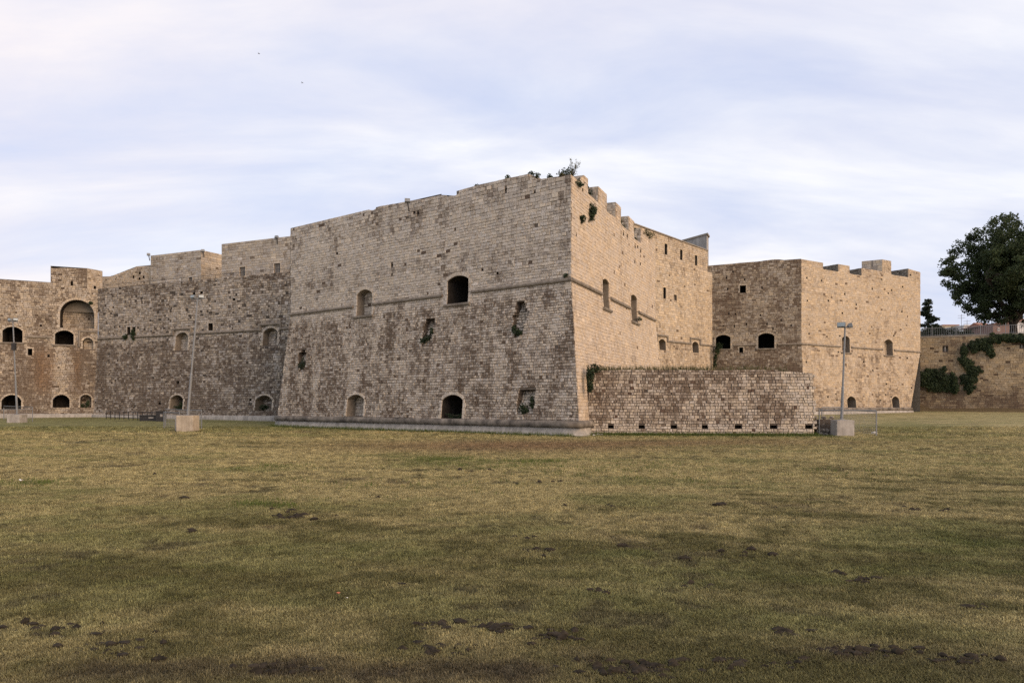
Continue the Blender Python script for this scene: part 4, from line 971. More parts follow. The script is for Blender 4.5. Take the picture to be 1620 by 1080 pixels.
def bush(name, label, cat, base, blobs, size, mat, stems=3, flat=None, seed=1, group=None, stem_r=0.02):
    t = thing(name, label, cat, tuple(base), group)
    leaves('foliage', blobs, size, mat, t, flat=flat, seed=seed)
    if stems:
        mb = MB(); rr = random.Random(seed)
        for k in range(stems):
            c, r, n = blobs[k % len(blobs)]; e = Vector(c) + Vector((rr.uniform(-.5, .5) * r[0], rr.uniform(-.5, .5) * r[1], rr.uniform(0, .6) * r[2]))
            m_ = (Vector(base) * 0.5 + e * 0.5) + Vector((rr.uniform(-.1, .1), 0, -0.05)); mb.tube([base, m_, e], [stem_r, stem_r * .7, stem_r * .3], 5)
        mb.build('stem', M['bark'], t)
    return t
def on(face, px, py, d=0.0):
    u, s = face.uv(px, py); return face.pos(u, s, d)
def pxr(face, px, py, w, h, depth=0.25):
    """radii of a blob on a face given half sizes in photo pixels"""
    P = on(face, px, py); k = P.y / 1200; 
    uw = abs(face.uv(px + w, py)[0] - face.uv(px - w, py)[0]) / 2
    a = abs(face.U.x); return (max(uw * abs(face.U.x), depth * abs(face.N.x)) + .02, max(uw * abs(face.U.y), depth * abs(face.N.y)) + .02, h * k)
def wall_bush(face, label, spots, n, size=0.13, seed=1, depth=0.22, mat='leaf_ivy', d=0.1, name='wall_shrub', cat='shrub'):
    bl = []
    r3 = random.Random(seed)
    for x, y, w_, h_ in spots:
        for q_ in range(5 if n > 100 else 2):
            aa = r3.uniform(0, 6.28); x2, y2 = x + math.cos(aa) * w_ * r3.uniform(.8, 1.25), y + math.sin(aa) * h_ * r3.uniform(.8, 1.3); kk = r3.uniform(.18, .42)
            bl.append((tuple(on(face, x2, y2, d * .7)), pxr(face, x2, y2, w_ * kk, h_ * kk, depth * .5), max(8, n * kk * kk * 1.1)))
        c = on(face, x, y, d); bl.append((tuple(c), pxr(face, x, y, w_, h_, depth), n))
    base = on(face, spots[-1][0], spots[-1][1], 0.0)
    return bush(name, label, cat, base, bl, size, M[mat], 3, tuple(face.N), seed)
# in and on the main bastion
wall_bush(f1, 'dark shrub filling the lowest point of the small breach near the left edge', [(477, 579, 4, 5), (479, 573, 3, 6)], 90, seed=1, d=-0.02)
wall_bush(f1, 'dark shrub in the middle breach left of the big dark gun port', [(676, 535, 5, 5), (670, 539, 5, 4.5), (683, 524, 2.4, 8)], 100, seed=2, d=-0.02)
wall_bush(f1, 'dark shrub under the tall breach right of the big dark gun port', [(818, 525, 6, 5), (813, 520, 3, 5), (823, 527, 4, 4)], 100, seed=3, d=0.0)
wall_bush(f1, 'two tufted shrub in the square breach near the bastion foot', [(826, 645, 7, 8), (840, 637, 4, 9), (829, 650, 6, 4)], 100, seed=4, d=-0.1)
wall_bush(f1, 'low weeds on the sill of the dark lower gun port', [(708, 657, 6, 3.5), (717, 658, 7, 4), (726, 657, 5, 3)], 90, 0.11, seed=5, d=-0.4)
def crest_bush(face, label, spots, n, size=0.12, seed=1, mat='leaf_ivy', d=-0.5, stems=3, name='parapet_shrub'):
    bl = [(tuple(on(face, x, y, 0) + face.N * d), pxr(face, x, y, w_, h_, 0.28), n) for x, y, w_, h_ in spots]
    b0 = on(face, spots[0][0], spots[0][1] + spots[0][3], 0) + face.N * d
    return bush(name, label, 'shrub', b0, bl, size, M[mat], stems, None, seed)
crest_bush(f1, 'smallest dark cone shaped shrub on the left parapet, alone at the step', [(746, 293, 4, 4.5)], 130, seed=11)
crest_bush(f1, 'dark pointed shrub on the parapet left of the notch', [(795.5, 279.5, 4, 5)], 130, seed=12)
crest_bush(f1, 'green and yellow shrub spilling into the parapet notch', [(833, 272, 5, 4), (842, 275, 5, 5), (840, 282, 4, 3.5)], 90, seed=13)
crest_bush(f1, 'low dark tuft right of the parapet notch', [(864, 280, 5, 3.5), (861.5, 277, 2, 5)], 90, seed=14)
crest_bush(f1, 'dry grey tuft on the parapet near the bastion corner', [(881.5, 274.5, 5, 3)], 120, 0.12, seed=15, mat='leaf_weed')
# sparse tall weed at the very corner
tw = thing('tall_weed', 'tall sparse dry weed standing at the bastion corner top', 'plant', tuple(on(f1, 901, 276) + f1.N * -0.4))
mb = MB(); rr = random.Random(3); bl = []
b0 = Vector(tw.location)
for k in range(11):
    e = b0 + Vector((rr.uniform(-.42, .45), rr.uniform(-.3, .3), rr.uniform(.5, 1.0))); m_ = b0.lerp(e, .5) + Vector((rr.uniform(-.07, .07), 0, .08)); mb.tube([b0, m_, e], [.012, .008, .003], 4)
    bl += [(tuple(m_.lerp(e, .4)), (.10, .10, .14), 9), (tuple(e), (.07, .07, .12), 9)]
mb.build('stem', M['bark'], tw); leaves('foliage', bl + [(tuple(b0 + Vector((0, 0, .16))), (.3, .2, .2), 80)], 0.075, M['leaf_weed'], tw, seed=9)
crest_bush(f2, 'dark rounded shrub on top of the corner beside the tall weed', [(915, 271, 9, 5), (923, 271, 6, 6)], 190, seed=16, d=-0.9)
wall_bush(f2, 'small dark shrub in the first gap just past the corner', [(913.5, 290, 3, 6), (917, 292, 2, 4)], 90, seed=17)
crest_bush(f2, 'dark shrub in the gap before the second merlon', [(935, 301, 4.5, 9), (940, 305, 3.5, 6), (933, 297, 2.5, 8)], 120, seed=18, d=-0.35)
wall_bush(f2, 'tall dark shrub hanging high on the sunlit wall', [(935, 332, 4.2, 9), (934, 342, 3.5, 9), (937.5, 334, 3.5, 7)], 190, seed=19)
wall_bush(f2, 'small dark shrub hanging below the tall one near the corner', [(919.5, 346, 2.6, 5)], 130, seed=20)
crest_bush(f2, 'feathery pale shrub behind the third merlon', [(985, 331, 5, 4.5), (982, 326, 3, 4), (988, 329, 4, 5)], 110, 0.11, seed=21, mat='leaf_weed', d=-1.3)
crest_bush(f2, 'dark shrub in the gap before the fourth merlon', [(987, 352, 3.5, 7), (991, 359, 3.4, 5)], 120, seed=22, d=-0.4)
crest_bush(f2, 'dark shrub in the last gap under a stone', [(1010, 379, 3, 4), (1007, 363, 4, 3)], 110, seed=23, d=-0.4)
wall_bush(f2, 'olive shrub spilling over the last parapet stretch', [(1022, 368, 3.5, 4), (1028, 373, 4.0, 4)], 120, seed=24, mat='leaf_weed')
wall_bush(f1, 'tuft of weeds on the string course at the bastion corner', [(896, 436, 3, 3.5)], 70, 0.10, seed=25)
wall_bush(f2, 'dark tuft at the sill of the second sunlit window', [(1009, 505, 3, 3.5)], 90, seed=26)
# at the left end of the low wall
lb = Vector((5.1, 47.3, 4.0))
bush('wall_shrub', 'grassy green shrub where low wall meets the corner bastion', 'shrub', tuple(lb), [(tuple(at(934, 594, 46.9)), (.26, .25, .5), 330), (tuple(at(940, 583, 47.3)), (.5, .3, .3), 260)], 0.13, M['leaf_ivy'], 4, None, 31)
bush('wall_shrub', 'lower dark shrub in the joint between low wall and bastion', 'shrub', tuple(at(934, 613, 46.9)), [(tuple(at(934, 612, 46.8)), (.2, .2, .34), 320)], 0.12, M['leaf_ivy'], 3, None, 32)
# creeper at the inner corner of the far bastion, plants on the left curtain
bl = [(tuple(at(1134 + dx, y, 100.6)), (w_ * .08, .25, h_ * .084), 150) for dx, y, w_, h_ in ((2, 549, 7, 4), (0, 556, 5, 6), (-2, 566, 3, 7), (-3, 577, 3, 6), (4, 546, 6, 4))]
bush('creeper', 'dark creeper hanging from the gun port in the inner corner', 'creeper', tuple(at(1134, 552, 101)), bl, 0.2, M['leaf_ivy'], 3, None, 33)
wall_bush(fc, 'two dark plants under the paired small windows of the curtain', [(200, 533, 3, 4), (213, 531, 3.6, 5), (212, 526, 2.4, 4)], 90, 0.2, seed=34, d=0.15)
wall_bush(fc, 'weeds on the sill of the lower port behind the leaning mast', [(280, 644, 5, 3), (284, 641, 3, 4)], 90, 0.18, seed=35, d=-0.3)
wall_bush(fl, 'weeds in the small lower port below the orange stain', [(138, 638, 4, 5), (131, 641, 3, 2.5)], 80, 0.18, seed=36, d=-0.3)
wall_bush(fc, 'weeds in the lower port nearest the corner bastion', [(415, 644, 6, 3)], 120, 0.18, seed=37, d=-0.3)
wall_bush(fl, 'dark tuft growing beside the arch of the niche', [(144, 479.5, 3.2, 2.2)], 120, 0.16, seed=38)
# ivy on the retaining wall: three masses
wall_bush(fs, 'broad dark ivy mass low on the retaining wall next to the bastion', [(1470, 600, 17, 12), (1487, 597, 15, 14), (1497, 605, 10, 11), (1480, 612, 20, 9), (1508, 604, 5, 14), (1463, 596, 10, 8), (1511, 615, 5, 8)], 650, 0.28, seed=41, depth=0.7, d=0.3, name='ivy', cat='ivy')
wall_bush(fs, 'dark ivy column hanging down the middle of the retaining wall', [(1525, 555, 6, 8), (1524, 570, 6, 10), (1533, 578, 11, 10), (1541, 588, 10, 9), (1527, 600, 8, 8), (1534, 612, 7, 10), (1537, 600, 7, 8)], 420, 0.28, seed=42, depth=0.6, d=0.25, name='ivy', cat='ivy')
wall_bush(fs, 'dark ivy curtain spilling over the top right of the retaining wall', [(1541, 550, 8, 10), (1556, 543, 10, 10), (1565, 554, 8, 9), (1572, 537, 12, 7), (1590, 534, 14, 6), (1608, 536, 14, 6), (1628, 537, 16, 7), (1650, 538, 18, 8)], 480, 0.28, seed=43, depth=0.7, d=0.3, name='ivy', cat='ivy')

# grassy weeds: along the foot and top of walls, on the earth bank
def blades(name, pts, hmin, hmax, wd, mat, kind='stuff', seed=1, lean=0.35, parent=None):
    R = np.random.default_rng(seed); n = len(pts); P = np.asarray(pts)
    a = R.random(n) * 6.283; h = hmin + (hmax - hmin) * R.random(n) ** 1.5; d = np.stack([np.cos(a), np.sin(a), np.zeros(n)], 1)
    b = R.random(n) * 6.283; ln = np.stack([np.cos(b), np.sin(b), np.zeros(n)], 1) * (h * lean * R.random(n))[:, None]; up = np.array([0, 0, 1.0])[None]
    q = np.stack([P - d * wd / 2, P + d * wd / 2, P + ln * .4 + up * h[:, None] * .6 + d * wd * .35, P + ln + up * h[:, None]], 1)
    i = np.arange(n) * 4; F = np.concatenate([np.stack([i, i + 1, i + 2], 1), np.stack([i, i + 2, i + 3], 1)]); c = np.repeat(np.clip(R.normal(.5, .3, n), 0, 1), 4)
    return mesh_obj(name, q.reshape(-1, 3), F, mat, parent, cols=np.stack([c] * 3 + [np.ones_like(c)], 1), kind=kind)
R = np.random.default_rng(5); pts = []
for k in range(5200):
    t = R.random(); f = R.random(); q = LW0.lerp(LW1, 0.03 + 0.86 * t) - lowN * (0.5 + 2.4 * f)
    dn = float(vnoise(t * 9, f * 2, 3)); 
    if R.random() < dn * 1.3 * (1 - .5 * t): pts.append((q.x, q.y, 4.0))
blades('bank_weeds', pts, 0.12, 0.55, 0.03, M['leaf_weed'], seed=6)

def big_tree(name, label, base, limbs, clumps, size, per, mat, seed, cat='tree'):
    t = thing(name, label, cat, tuple(base)); mb = MB()
    for pts, r0, r1 in limbs:
        n = len(pts); mb.tube(pts, [r0 + (r1 - r0) * i / (n - 1) for i in range(n)], 8)
    mb.build('trunk', M['bark'], t)
    leaves('crown', [(c, r, per) for c, r in clumps], size, mat, t, seed=seed, droop=0.3); return t
YT = 126.0; tb = Vector(at(1603, 536, YT)); tb.z = 12.3; rr = random.Random(21)
fork = tb + Vector((0, 0, 2.6)); limbs = [([tb - Vector((0, 0, .3)), tb + Vector((.05, 0, 1.2)), fork], 0.72, 0.58)]
cc_ = Vector(at(1613, 430, YT)); clumps = []; tips = []
def crown_r(th, ph):                   # an uneven outline
    return 1 + 0.18 * math.sin(3 * th + 1) * math.cos(2 * ph) + 0.12 * math.sin(5 * th + 2 * ph) + 0.08 * math.sin(9 * th)
for k in range(900):
    z = rr.uniform(-0.97, 1); th = rr.uniform(0, 6.283); rad = rr.random() ** 0.42; ph = math.asin(z)
    s_ = crown_r(th, ph) * rad
    c = cc_ + Vector((math.cos(ph) * math.cos(th) * 10.2 * s_, math.cos(ph) * math.sin(th) * 9.5 * s_, z * 8.9 * min(s_, 1.02)))
    if c.z < 14.9: continue
    r = rr.uniform(0.7, 1.35); clumps.append((tuple(c), (r, r, r * .75))); tips.append(c)
for px, py in ((1591, 500), (1613, 498), (1602, 470), (1575, 470), (1628, 470), (1648, 455), (1560, 440)):
    e = Vector(at(px, py, YT + rr.uniform(-3, 3))); m_ = fork.lerp(e, .5) + Vector((0, 0, .4)); limbs.append(([fork, m_, e], 0.42, 0.2))
    near = sorted(tips, key=lambda q: (q - e).length)[:14]
    for q in near:
        if rr.random() < .75: limbs.append(([e, e.lerp(q, .55) + Vector((0, 0, .4)), q], 0.16, 0.04))
for px, py in ((1501, 427), (1497, 432), (1512, 470), (1518, 478), (1508, 408), (1530, 484), (1550, 490)):   # outlying twigs
    e = Vector(at(px, py, YT)); near = min(tips, key=lambda q: (q - e).length); limbs.append(([near, e], .08, .03))
    clumps.append((tuple(e), (.7, .6, .45))); clumps.append((tuple(near.lerp(e, .6)), (.7, .6, .5)))
big_tree('broadleaf_tree', 'large dark broadleaf tree with forked trunk behind the railing', tb, limbs, clumps, 0.38, 95, M['leaf_tree'], 51)
YC = 150.0; cb = Vector(at(1468, 545, YC)); cb.z = 12.3; cl2 = []; lim2 = [([cb, Vector((cb.x, cb.y, 22.0))], .35, .05)]
for k in range(60):
    z = rr.random(); hgt = 12.8 + z * 9.6; rmax = 2.7 * (1 - z) ** .7 + .25; th = rr.uniform(0, 6.283); r_ = rmax * (0.35 + .75 * rr.random())
    cl2.append(((cb.x + r_ * math.cos(th), cb.y + r_ * math.sin(th), hgt), (.75, .75, .38))); 
    if k % 3 == 0: lim2.append(([Vector((cb.x, cb.y, hgt - .3)), Vector(cl2[-1][0])], .07, .02))
big_tree('conifer_tree', 'dark conifer beside the far bastion edge', cb, lim2, cl2, 0.42, 80, M['leaf_conifer'], 52)
def hedge(px0, px1, py0, py1, Y, label, seed):
    bl = []; r2 = random.Random(seed); n = max(3, int((px1 - px0) / 5))
    for k in range(n):
        x = px0 + (px1 - px0) * k / (n - 1); yt = py0 + r2.uniform(0, 6); c = at(x, (yt + py1) / 2, Y + r2.uniform(-1, 1)); h = (py1 - yt) * Y / 2400
        bl.append((tuple(c), (0.7, .8, h), 150))
    b_ = at((px0 + px1) / 2, py1, Y); bush('shrub', label, 'shrub', (b_.x, b_.y, 12.3), bl, 0.32, M['leaf_ivy'], 4, None, seed, stem_r=.05)
hedge(1492, 1514, 515, 533, 140, 'dark shrub behind the railing below the ochre house', 61); hedge(1514, 1534, 518, 534, 138, 'dark shrub behind the railing left of the white house', 62)
hedge(1462, 1490, 516, 534, 137, 'dark shrub behind the railing at the foot of the conifer', 63)

# ------------------------------------------------------------------ distant houses above the retaining wall
def house(label, x0, x1, ytop, Y, dep, wall, roof, wins, pitched=False, seed=1):
    a, b = at(x0, ytop, Y), at(x1, ytop, Y); t = thing('house', label, 'house', ((a.x + b.x) / 2, Y, 12.3)); W_ = b.x - a.x; zt = a.z
    prism([(a.x, Y), (b.x, Y), (b.x + 1, Y + dep), (a.x + 1, Y + dep)], 12.2, zt).build('wall', M[wall], t)
    mb = MB()
    if pitched: mb.add([(a.x - .3, Y - .3, zt), (b.x + .3, Y - .3, zt), (b.x + .3, Y + dep, zt), (a.x - .3, Y + dep, zt), (a.x - .3, Y + dep / 2, zt + 1.6), (b.x + .3, Y + dep / 2, zt + 1.6)], [[0, 1, 5, 4], [1, 2, 5], [2, 3, 4, 5], [3, 0, 4], [0, 3, 2, 1]])
    else: mb.box(((a.x + b.x) / 2 + .4, Y + dep / 2, zt + .15), (W_ + .5, dep + .5, .3))
    mb.build('roof', M[roof], t)
    for wx, wy, ww, wh in wins:
        c = at(wx, wy, Y - .03); fr_ = MB(); k = Y / 1200; hw, hh = ww * k / 2, wh * k / 2
        for sx in (-1, 1): fr_.box((c.x + sx * hw, Y - .04, c.z), (.16, .12, 2 * hh + .16))
        for sz in (-1, 1): fr_.box((c.x, Y - .045, c.z + sz * hh), (2 * hw - .17, .1, .16))
        w_ = fr_.build('window', M['house_white'], t); p_ = MB(); p_.box((c.x, Y - .02, c.z), (2 * hw, .06, 2 * hh)); p_.build('pane', M['dark'], w_)
    return t
house('distant ochre house with flat reddish roof over the dark hedge', 1490, 1514, 515, 235, 10, 'house_ochre', 'tiles', [(1497, 521, 3, 4), (1507, 521, 3, 4)])
house('distant low white house with a row of small windows', 1524, 1562, 515.5, 215, 12, 'house_white', 'house_white', [(1532, 521, 3, 3.4), (1540, 521, 3, 3.4), (1548, 521, 3, 3.4), (1556, 521, 3, 3.4)])
house('distant narrow house with orange tiled gable roof right of the white house', 1558, 1573, 517, 205, 9, 'house_pink', 'tiles', [(1564, 523, 3, 4)], True)
house('distant plain brown block partly behind the tree trunk', 1571, 1602, 513, 195, 14, 'house_pink', 'house_pink', [(1580, 521, 3, 4)])
house('distant long house with red tiled roof right of the tree trunk', 1608, 1650, 509, 225, 12, 'house_white', 'tiles', [(1616, 517, 3, 4), (1626, 517, 3, 4), (1636, 517, 3, 4)], True)
for px, y0, lb_ in ((1521, 497, 'thin aerial mast with two crossbars left of the white house'), (1530, 506, 'short aerial mast with crossbars above the white house')):
    t = thing('aerial', lb_, 'aerial', tuple(at(px, 530, 210))); b_ = at(px, 530, 210); e_ = at(px, y0, 210); mb = MB(); mb.tube([(b_.x, b_.y, 12.3), e_], .06, 5); mb.build('mast', M['steel'], t)
    mb = MB()
    for k in range(2): mb.tube([e_ + Vector((-1, 0, -.4 - .7 * k)), e_ + Vector((1, 0, -.3 - .7 * k))], .04, 4)
    mb.build('crossbar', M['steel'], t)

# ------------------------------------------------------------------ railing on the retaining wall
rl = thing('railing', 'grey metal picket railing along the top of the retaining wall', 'railing', (SA.x, SA.y, 12.3))
bar_me = None; post_me = None
def shared(name, me, loc, parent, rz=0):
    o = bpy.data.objects.new(name, me); COL.objects.link(o); o.parent = parent; o.location = Vector(loc) - root_of(parent); o.rotation_euler = (0, 0, rz); return o
mb = MB(); mb.box((0, 0, .72), (.035, .035, 1.28)); o_ = mb.build('bar', M['steel'], None); bar_me = o_.data; bpy.data.objects.remove(o_)
mb = MB(); mb.box((0, 0, .78), (.10, .10, 1.62)); mb.box((0, 0, 1.61), (.13, .13, .05)); o_ = mb.build('post', M['steel'], None); post_me = o_.data; bpy.data.objects.remove(o_)
ang = math.atan2(sd.y, sd.x); k = 0; u = 8.8
while u < 36:
    P_ = fs.pos(u, 0.2, -0.35); shared('post' if k % 13 == 0 else 'bar', post_me if k % 13 == 0 else bar_me, (P_.x, P_.y, 12.5), rl, ang); k += 1; u += 0.25
for zz_ in (0.16, 1.32):
    mb = MB(); a, b = fs.pos(8.8, 0.2, -.35), fs.pos(36, .2, -.35); mb.tube([(a.x, a.y, 12.5 + zz_), (b.x, b.y, 12.5 + zz_)], .035, 6); mb.build('rail', M['steel'], rl)
# thin safety rail along the left curtain top
sr_ = thing('safety_rail', 'thin wire safety rail along the top of the left curtain wall', 'railing', tuple(fc.pos(0.4, lerp_crest(cc, .4))))
for k in range(12):
    u = 0.4 + k * 2.6; P_ = fc.pos(u, lerp_crest(cc, u), -.5); mb = MB(); mb.tube([P_, P_ + Vector((0, 0, .5))], .018, 5); mb.build('post', M['iron'], sr_)
mb = MB(); a, b = fc.pos(.4, lerp_crest(cc, .4) + .48, -.5), fc.pos(29.2, lerp_crest(cc, 29.2) + .48, -.5); mb.tube([a, b], .022, 5); mb.build('rail', M['iron'], sr_)
# dark iron railing at the foot of the left curtain
ir = thing('iron_railing', 'dark low iron railing at the foot of the left curtain wall', 'railing', tuple(ground_pt(215, 660)))
a = at(168, 0, 83.0); b = at(256, 0, 77.5); A_ = Vector((a.x, a.y)); B_ = Vector((b.x, b.y))
gzz = lambda v: float(gz(v.x, v.y))
for k in range(13):
    v = A_.lerp(B_, k / 12); mb = MB(); mb.box((v.x, v.y, gzz(v) + .42), (.06, .06, .95)); mb.build('post', M['iron'], ir)
for h_ in (.2, .5, .86):
    mb = MB(); mb.tube([(A_.x, A_.y, gzz(A_) + h_), (B_.x, B_.y, gzz(B_) + h_)], .03, 5); mb.build('rail', M['iron'], ir)
def bin_like(px, Y, wd_, ht, label):
    c = at(px, 655, Y); g = float(gz(c.x, c.y)); t = thing('utility_box', label, 'box', (c.x, c.y, g)); mb = MB(); mb.box((c.x, c.y, g + ht / 2), (wd_, .6, ht)); mb.build('case', M['iron'], t)
    mb = MB(); mb.box((c.x, c.y, g + ht + .03), (wd_ + .1, .7, .06)); mb.build('lid', M['iron'], t)
    mb = MB(); mb.box((c.x + wd_ * .2, c.y - .32, g + ht * .6), (wd_ * .3, .04, ht * .25)); mb.build('plate', M['concrete'], t)
bin_like(255, 76.5, .8, 1.0, 'dark box with a pale plate at the end of the iron railing')
bin_like(236, 77.8, 1.7, .55, 'low dark trough beside the iron railing')

# ------------------------------------------------------------------ floodlight masts and their wire fences
def mast(label, px, pyb, wpx, hpx, px_top, py_top, heads, bmat, rzb=0.0, split=False, r0=0.09):
    g = ground_pt(px, pyb); Y = g.y; k = Y / 1200; t = thing('floodlight_mast', label, 'floodlight mast', tuple(g)); w_ = wpx * k; h_ = hpx * k
    bm_ = bmesh.new(); bmesh.ops.create_cube(bm_, size=1); bmesh.ops.scale(bm_, vec=(w_, w_ * .9, h_ + .2), verts=bm_.verts); bmesh.ops.bevel(bm_, geom=bm_.edges[:], offset=.025, segments=2, affect='EDGES')
    R_ = Matrix.Rotation(rzb, 4, 'Z'); vs = [R_ @ v.co + Vector((g.x, g.y + w_ * .45, g.z + h_ / 2 - .1)) for v in bm_.verts]; bm_.verts.index_update()
    mesh_obj('ballast_block', vs, [[v.index for v in f.verts] for f in bm_.faces], M[bmat], t); bm_.free()
    p0_ = Vector((g.x + (0 if px_top >= px - 1 else 0), g.y + w_ * .45, g.z + h_)); p1_ = at(px_top, py_top, p0_.y)
    if hasattr(mast, 'dx'): p0_.x += mast.dx * k
    mb = MB(); mb.tube([p0_ - Vector((0, 0, .05)), p0_.lerp(p1_, .35), p0_.lerp(p1_, .36), p1_], [r0, r0 * .9, r0 * .68, r0 * .55], 10); mb.box(p0_ + Vector((0, 0, .02)), (.36, .36, .04)); mb.build('pole', M['steel'], t)
    mb = MB(); mb.box(p1_ + Vector((0, 0, .02)), (.9, .07, .07)); mb.build('crossarm', M['steel'], t)
    for (dx, dz, sz, rz_, tl) in heads:
        c = p1_ + Vector((dx, -.05, dz)); T = Matrix.Rotation(tl, 3, 'X'); mb = MB(); mb.box(c, (sz, .20, sz * .62), rz_, T)
        q_ = Matrix.Rotation(rz_, 3, 'Z') @ T; mb.box(c + q_ @ Vector((0, .14, 0)), (sz * .6, .10, sz * .36), rz_, T); mb.tube([p1_ + Vector((dx * .8, 0, 0)), c], .025, 5); hd = mb.build('floodlight', M['steel'], t)
        mb = MB(); mb.box(c + q_ @ Vector((0, -.105, 0)), (sz * .88, .02, sz * .52), rz_, T); mb.build('lens', M['lamp_glass'], hd)
    return t, p0_, p1_
mast.dx = -1.0
mast('straight grey floodlight mast on a concrete block right of the low wall', 1338, 690.3, 28, 26, 1337, 518, [(-.25, .15, .46, -.55, -.25), (.3, .13, .38, 1.1, -.3)], 'concrete', 0.0)
mast.dx = 0
mast('leaning grey floodlight mast on a beige block before the left curtain', 292, 683, 27, 26, 313, 473, [(-.3, .14, .34, -.4, -.3), (.25, .14, .34, .6, -.3)], 'concrete_beige', 0.0, r0=0.10)
t_, a_, b_ = mast('shorter grey floodlight mast at the far left edge of the lawn', 21, 668.5, 21, 13, 20.5, 509, [(-.25, .2, .4, -.5, -.3), (.28, .2, .4, .7, -.3)], 'concrete', 0.0, r0=0.10)
mb = MB(); mb.box(at(22, 548, a_.y - .2), (.34, .3, .7)); mb.build('control_box', M['iron'], t_)
def wire_fence(label, corners, hts, rails=True):
    P_ = [ground_pt(x, y) for x, y in corners]; t = thing('wire_fence', label, 'fence', tuple(P_[0]))
    for p_, h_ in zip(P_, hts):
        mb = MB(); mb.tube([p_ - Vector((0, 0, .1)), p_ + Vector((0, 0, h_))], .042, 6); mb.build('post', M['steel'], t)
    wr = MB()
    for (p_, q_, h_) in zip(P_, P_[1:], hts):
        mb = MB(); mb.tube([p_ + Vector((0, 0, h_ - .04)), q_ + Vector((0, 0, h_ - .04))], .032, 6); mb.build('rail', M['steel'], t)
        n = int((q_ - p_).length / .22)
        for k in range(1, n): v = p_.lerp(q_, k / n); wr.tube([v, v + Vector((0, 0, h_ - .06))], .0035, 3, False)
        for k in range(1, int(h_ / .22)): wr.tube([p_ + Vector((0, 0, .22 * k)), q_ + Vector((0, 0, .22 * k))], .0035, 3, False)
    wr.build('wire_mesh', M['steel'], t, kind='stuff'); return t
wire_fence('galvanised wire fence round the straight mast', [(1296, 689), (1386.5, 690.5), (1333, 679.5), (1300, 680)], [1.62, 1.55, 1.75, 1.6])
wire_fence('galvanised wire fence round the leaning mast with beige block', [(259.5, 678), (284, 681), (319, 679), (262, 674)], [1.35, 1.4, 1.5, 1.35])
wire_fence('galvanised wire fence round the mast at far left', [(-28, 669), (51.5, 667), (6, 663.5)], [1.3, 1.5, 1.3])
# grey metal cabinet leaning beside the beige block
g_ = ground_pt(279.5, 682); cbn = thing('metal_cabinet', 'narrow grey metal cabinet leaning against the beige block', 'cabinet', tuple(g_)); mb = MB(); mb.box((g_.x, g_.y + .25, g_.z + .46), (.34, .4, .94), 0.2); mb.build('case', M['steel'], cbn)
mb = MB(); mb.box((g_.x, g_.y + .02, g_.z + .47), (.24, .03, .8), 0.2); mb.build('door', M['concrete'], cbn)

# rubble stub beside the low wall, loose stones, white scrap, litter, birds
rb = thing('rubble_wall', 'low heap of rough rubble stones between the low wall end and the straight mast', 'rubble wall', tuple(ground_pt(1310, 689)))
rr = random.Random(8); rstones = []
def rock(c, r, parent, name='stone', mat='stone', col=(.34, .30, .25), seed=0):
    bm_ = bmesh.new(); bmesh.ops.create_icosphere(bm_, subdivisions=1, radius=1); r2 = random.Random(seed)
    s_ = (r[0], r[1], r[2]); rot = Matrix.Rotation(r2.uniform(0, 6.28), 3, 'Z')
    vs = []
    for v in bm_.verts:
        q_ = v.co * r2.uniform(.78, 1.12); vs.append(rot @ Vector((q_.x * s_[0], q_.y * s_[1], q_.z * s_[2])))
    bm_.verts.index_update(); fs_ = [[v.index for v in f.verts] for f in bm_.faces]; bm_.free()
    k_ = r2.uniform(.6, 1.25); o = mesh_obj(name, vs, fs_, M[mat], None, cols=np.tile([[col[0] * k_, col[1] * k_, col[2] * k_, .35]], (len(vs), 1)))
    o.location = Vector(c) - (root_of(parent) if parent else Vector()); o.parent = parent; return o
gA = ground_pt(1297, 689); gB = ground_pt(1327, 689); sd_ = 100
for row in range(6):
    z_ = 0.02 + row * .2; x_ = 0
    while x_ < 1:
        p_ = gA.lerp(gB, x_) + Vector((0, rr.uniform(-.06, .1) + .08 * row + .15, z_ + .1 + rr.uniform(-.03, .03))); w_ = rr.uniform(.12, .2)
        if not (row > 3 and rr.random() < .35): rock(p_, (w_, .2, .13), rb, seed=sd_)
        sd_ += 1; x_ += w_ * 1.75 / 1.16
mb = MB(); c_ = gA.lerp(gB, .5); mb.box((c_.x, c_.y + .55, c_.z + .5), (1.15, .7, 1.0)); mb.build('core', M['mortar_dark'], rb)
for k, (x, y, w_, lb_) in enumerate(((939.5, 689.5, .16, 'leftmost pale loose stone at the bastion corner foot'), (946, 688.8, .2, 'middle pale loose stone at the bastion corner foot'), (952, 689, .15, 'rightmost pale loose stone at the bastion corner foot'), (1384, 686, .25, 'pale flat stone in the grass right of the straight mast'))):
    o = rock(ground_pt(x, y) + Vector((0, 0, .05)), (w_, w_ * .8, w_ * .5), None, 'loose_stone', col=(.5, .47, .42), seed=300 + k); tag(o, lb_, 'stone', 'pale loose stones in the grass')
g_ = at(1360, 651, 108); gg = float(gz(g_.x, g_.y)); sc_ = thing('bent_pipe', 'bent white pipe shaped like an arrow at the foot of far bastion', 'pipe', (g_.x, g_.y, gg)); mb = MB()
p_ = [at(1373, 646.8, 106), at(1364.5, 650.3, 106), at(1374, 652.6, 106)]; mb.tube(p_, .07, 6); mb.build('tube', M['white'], sc_)
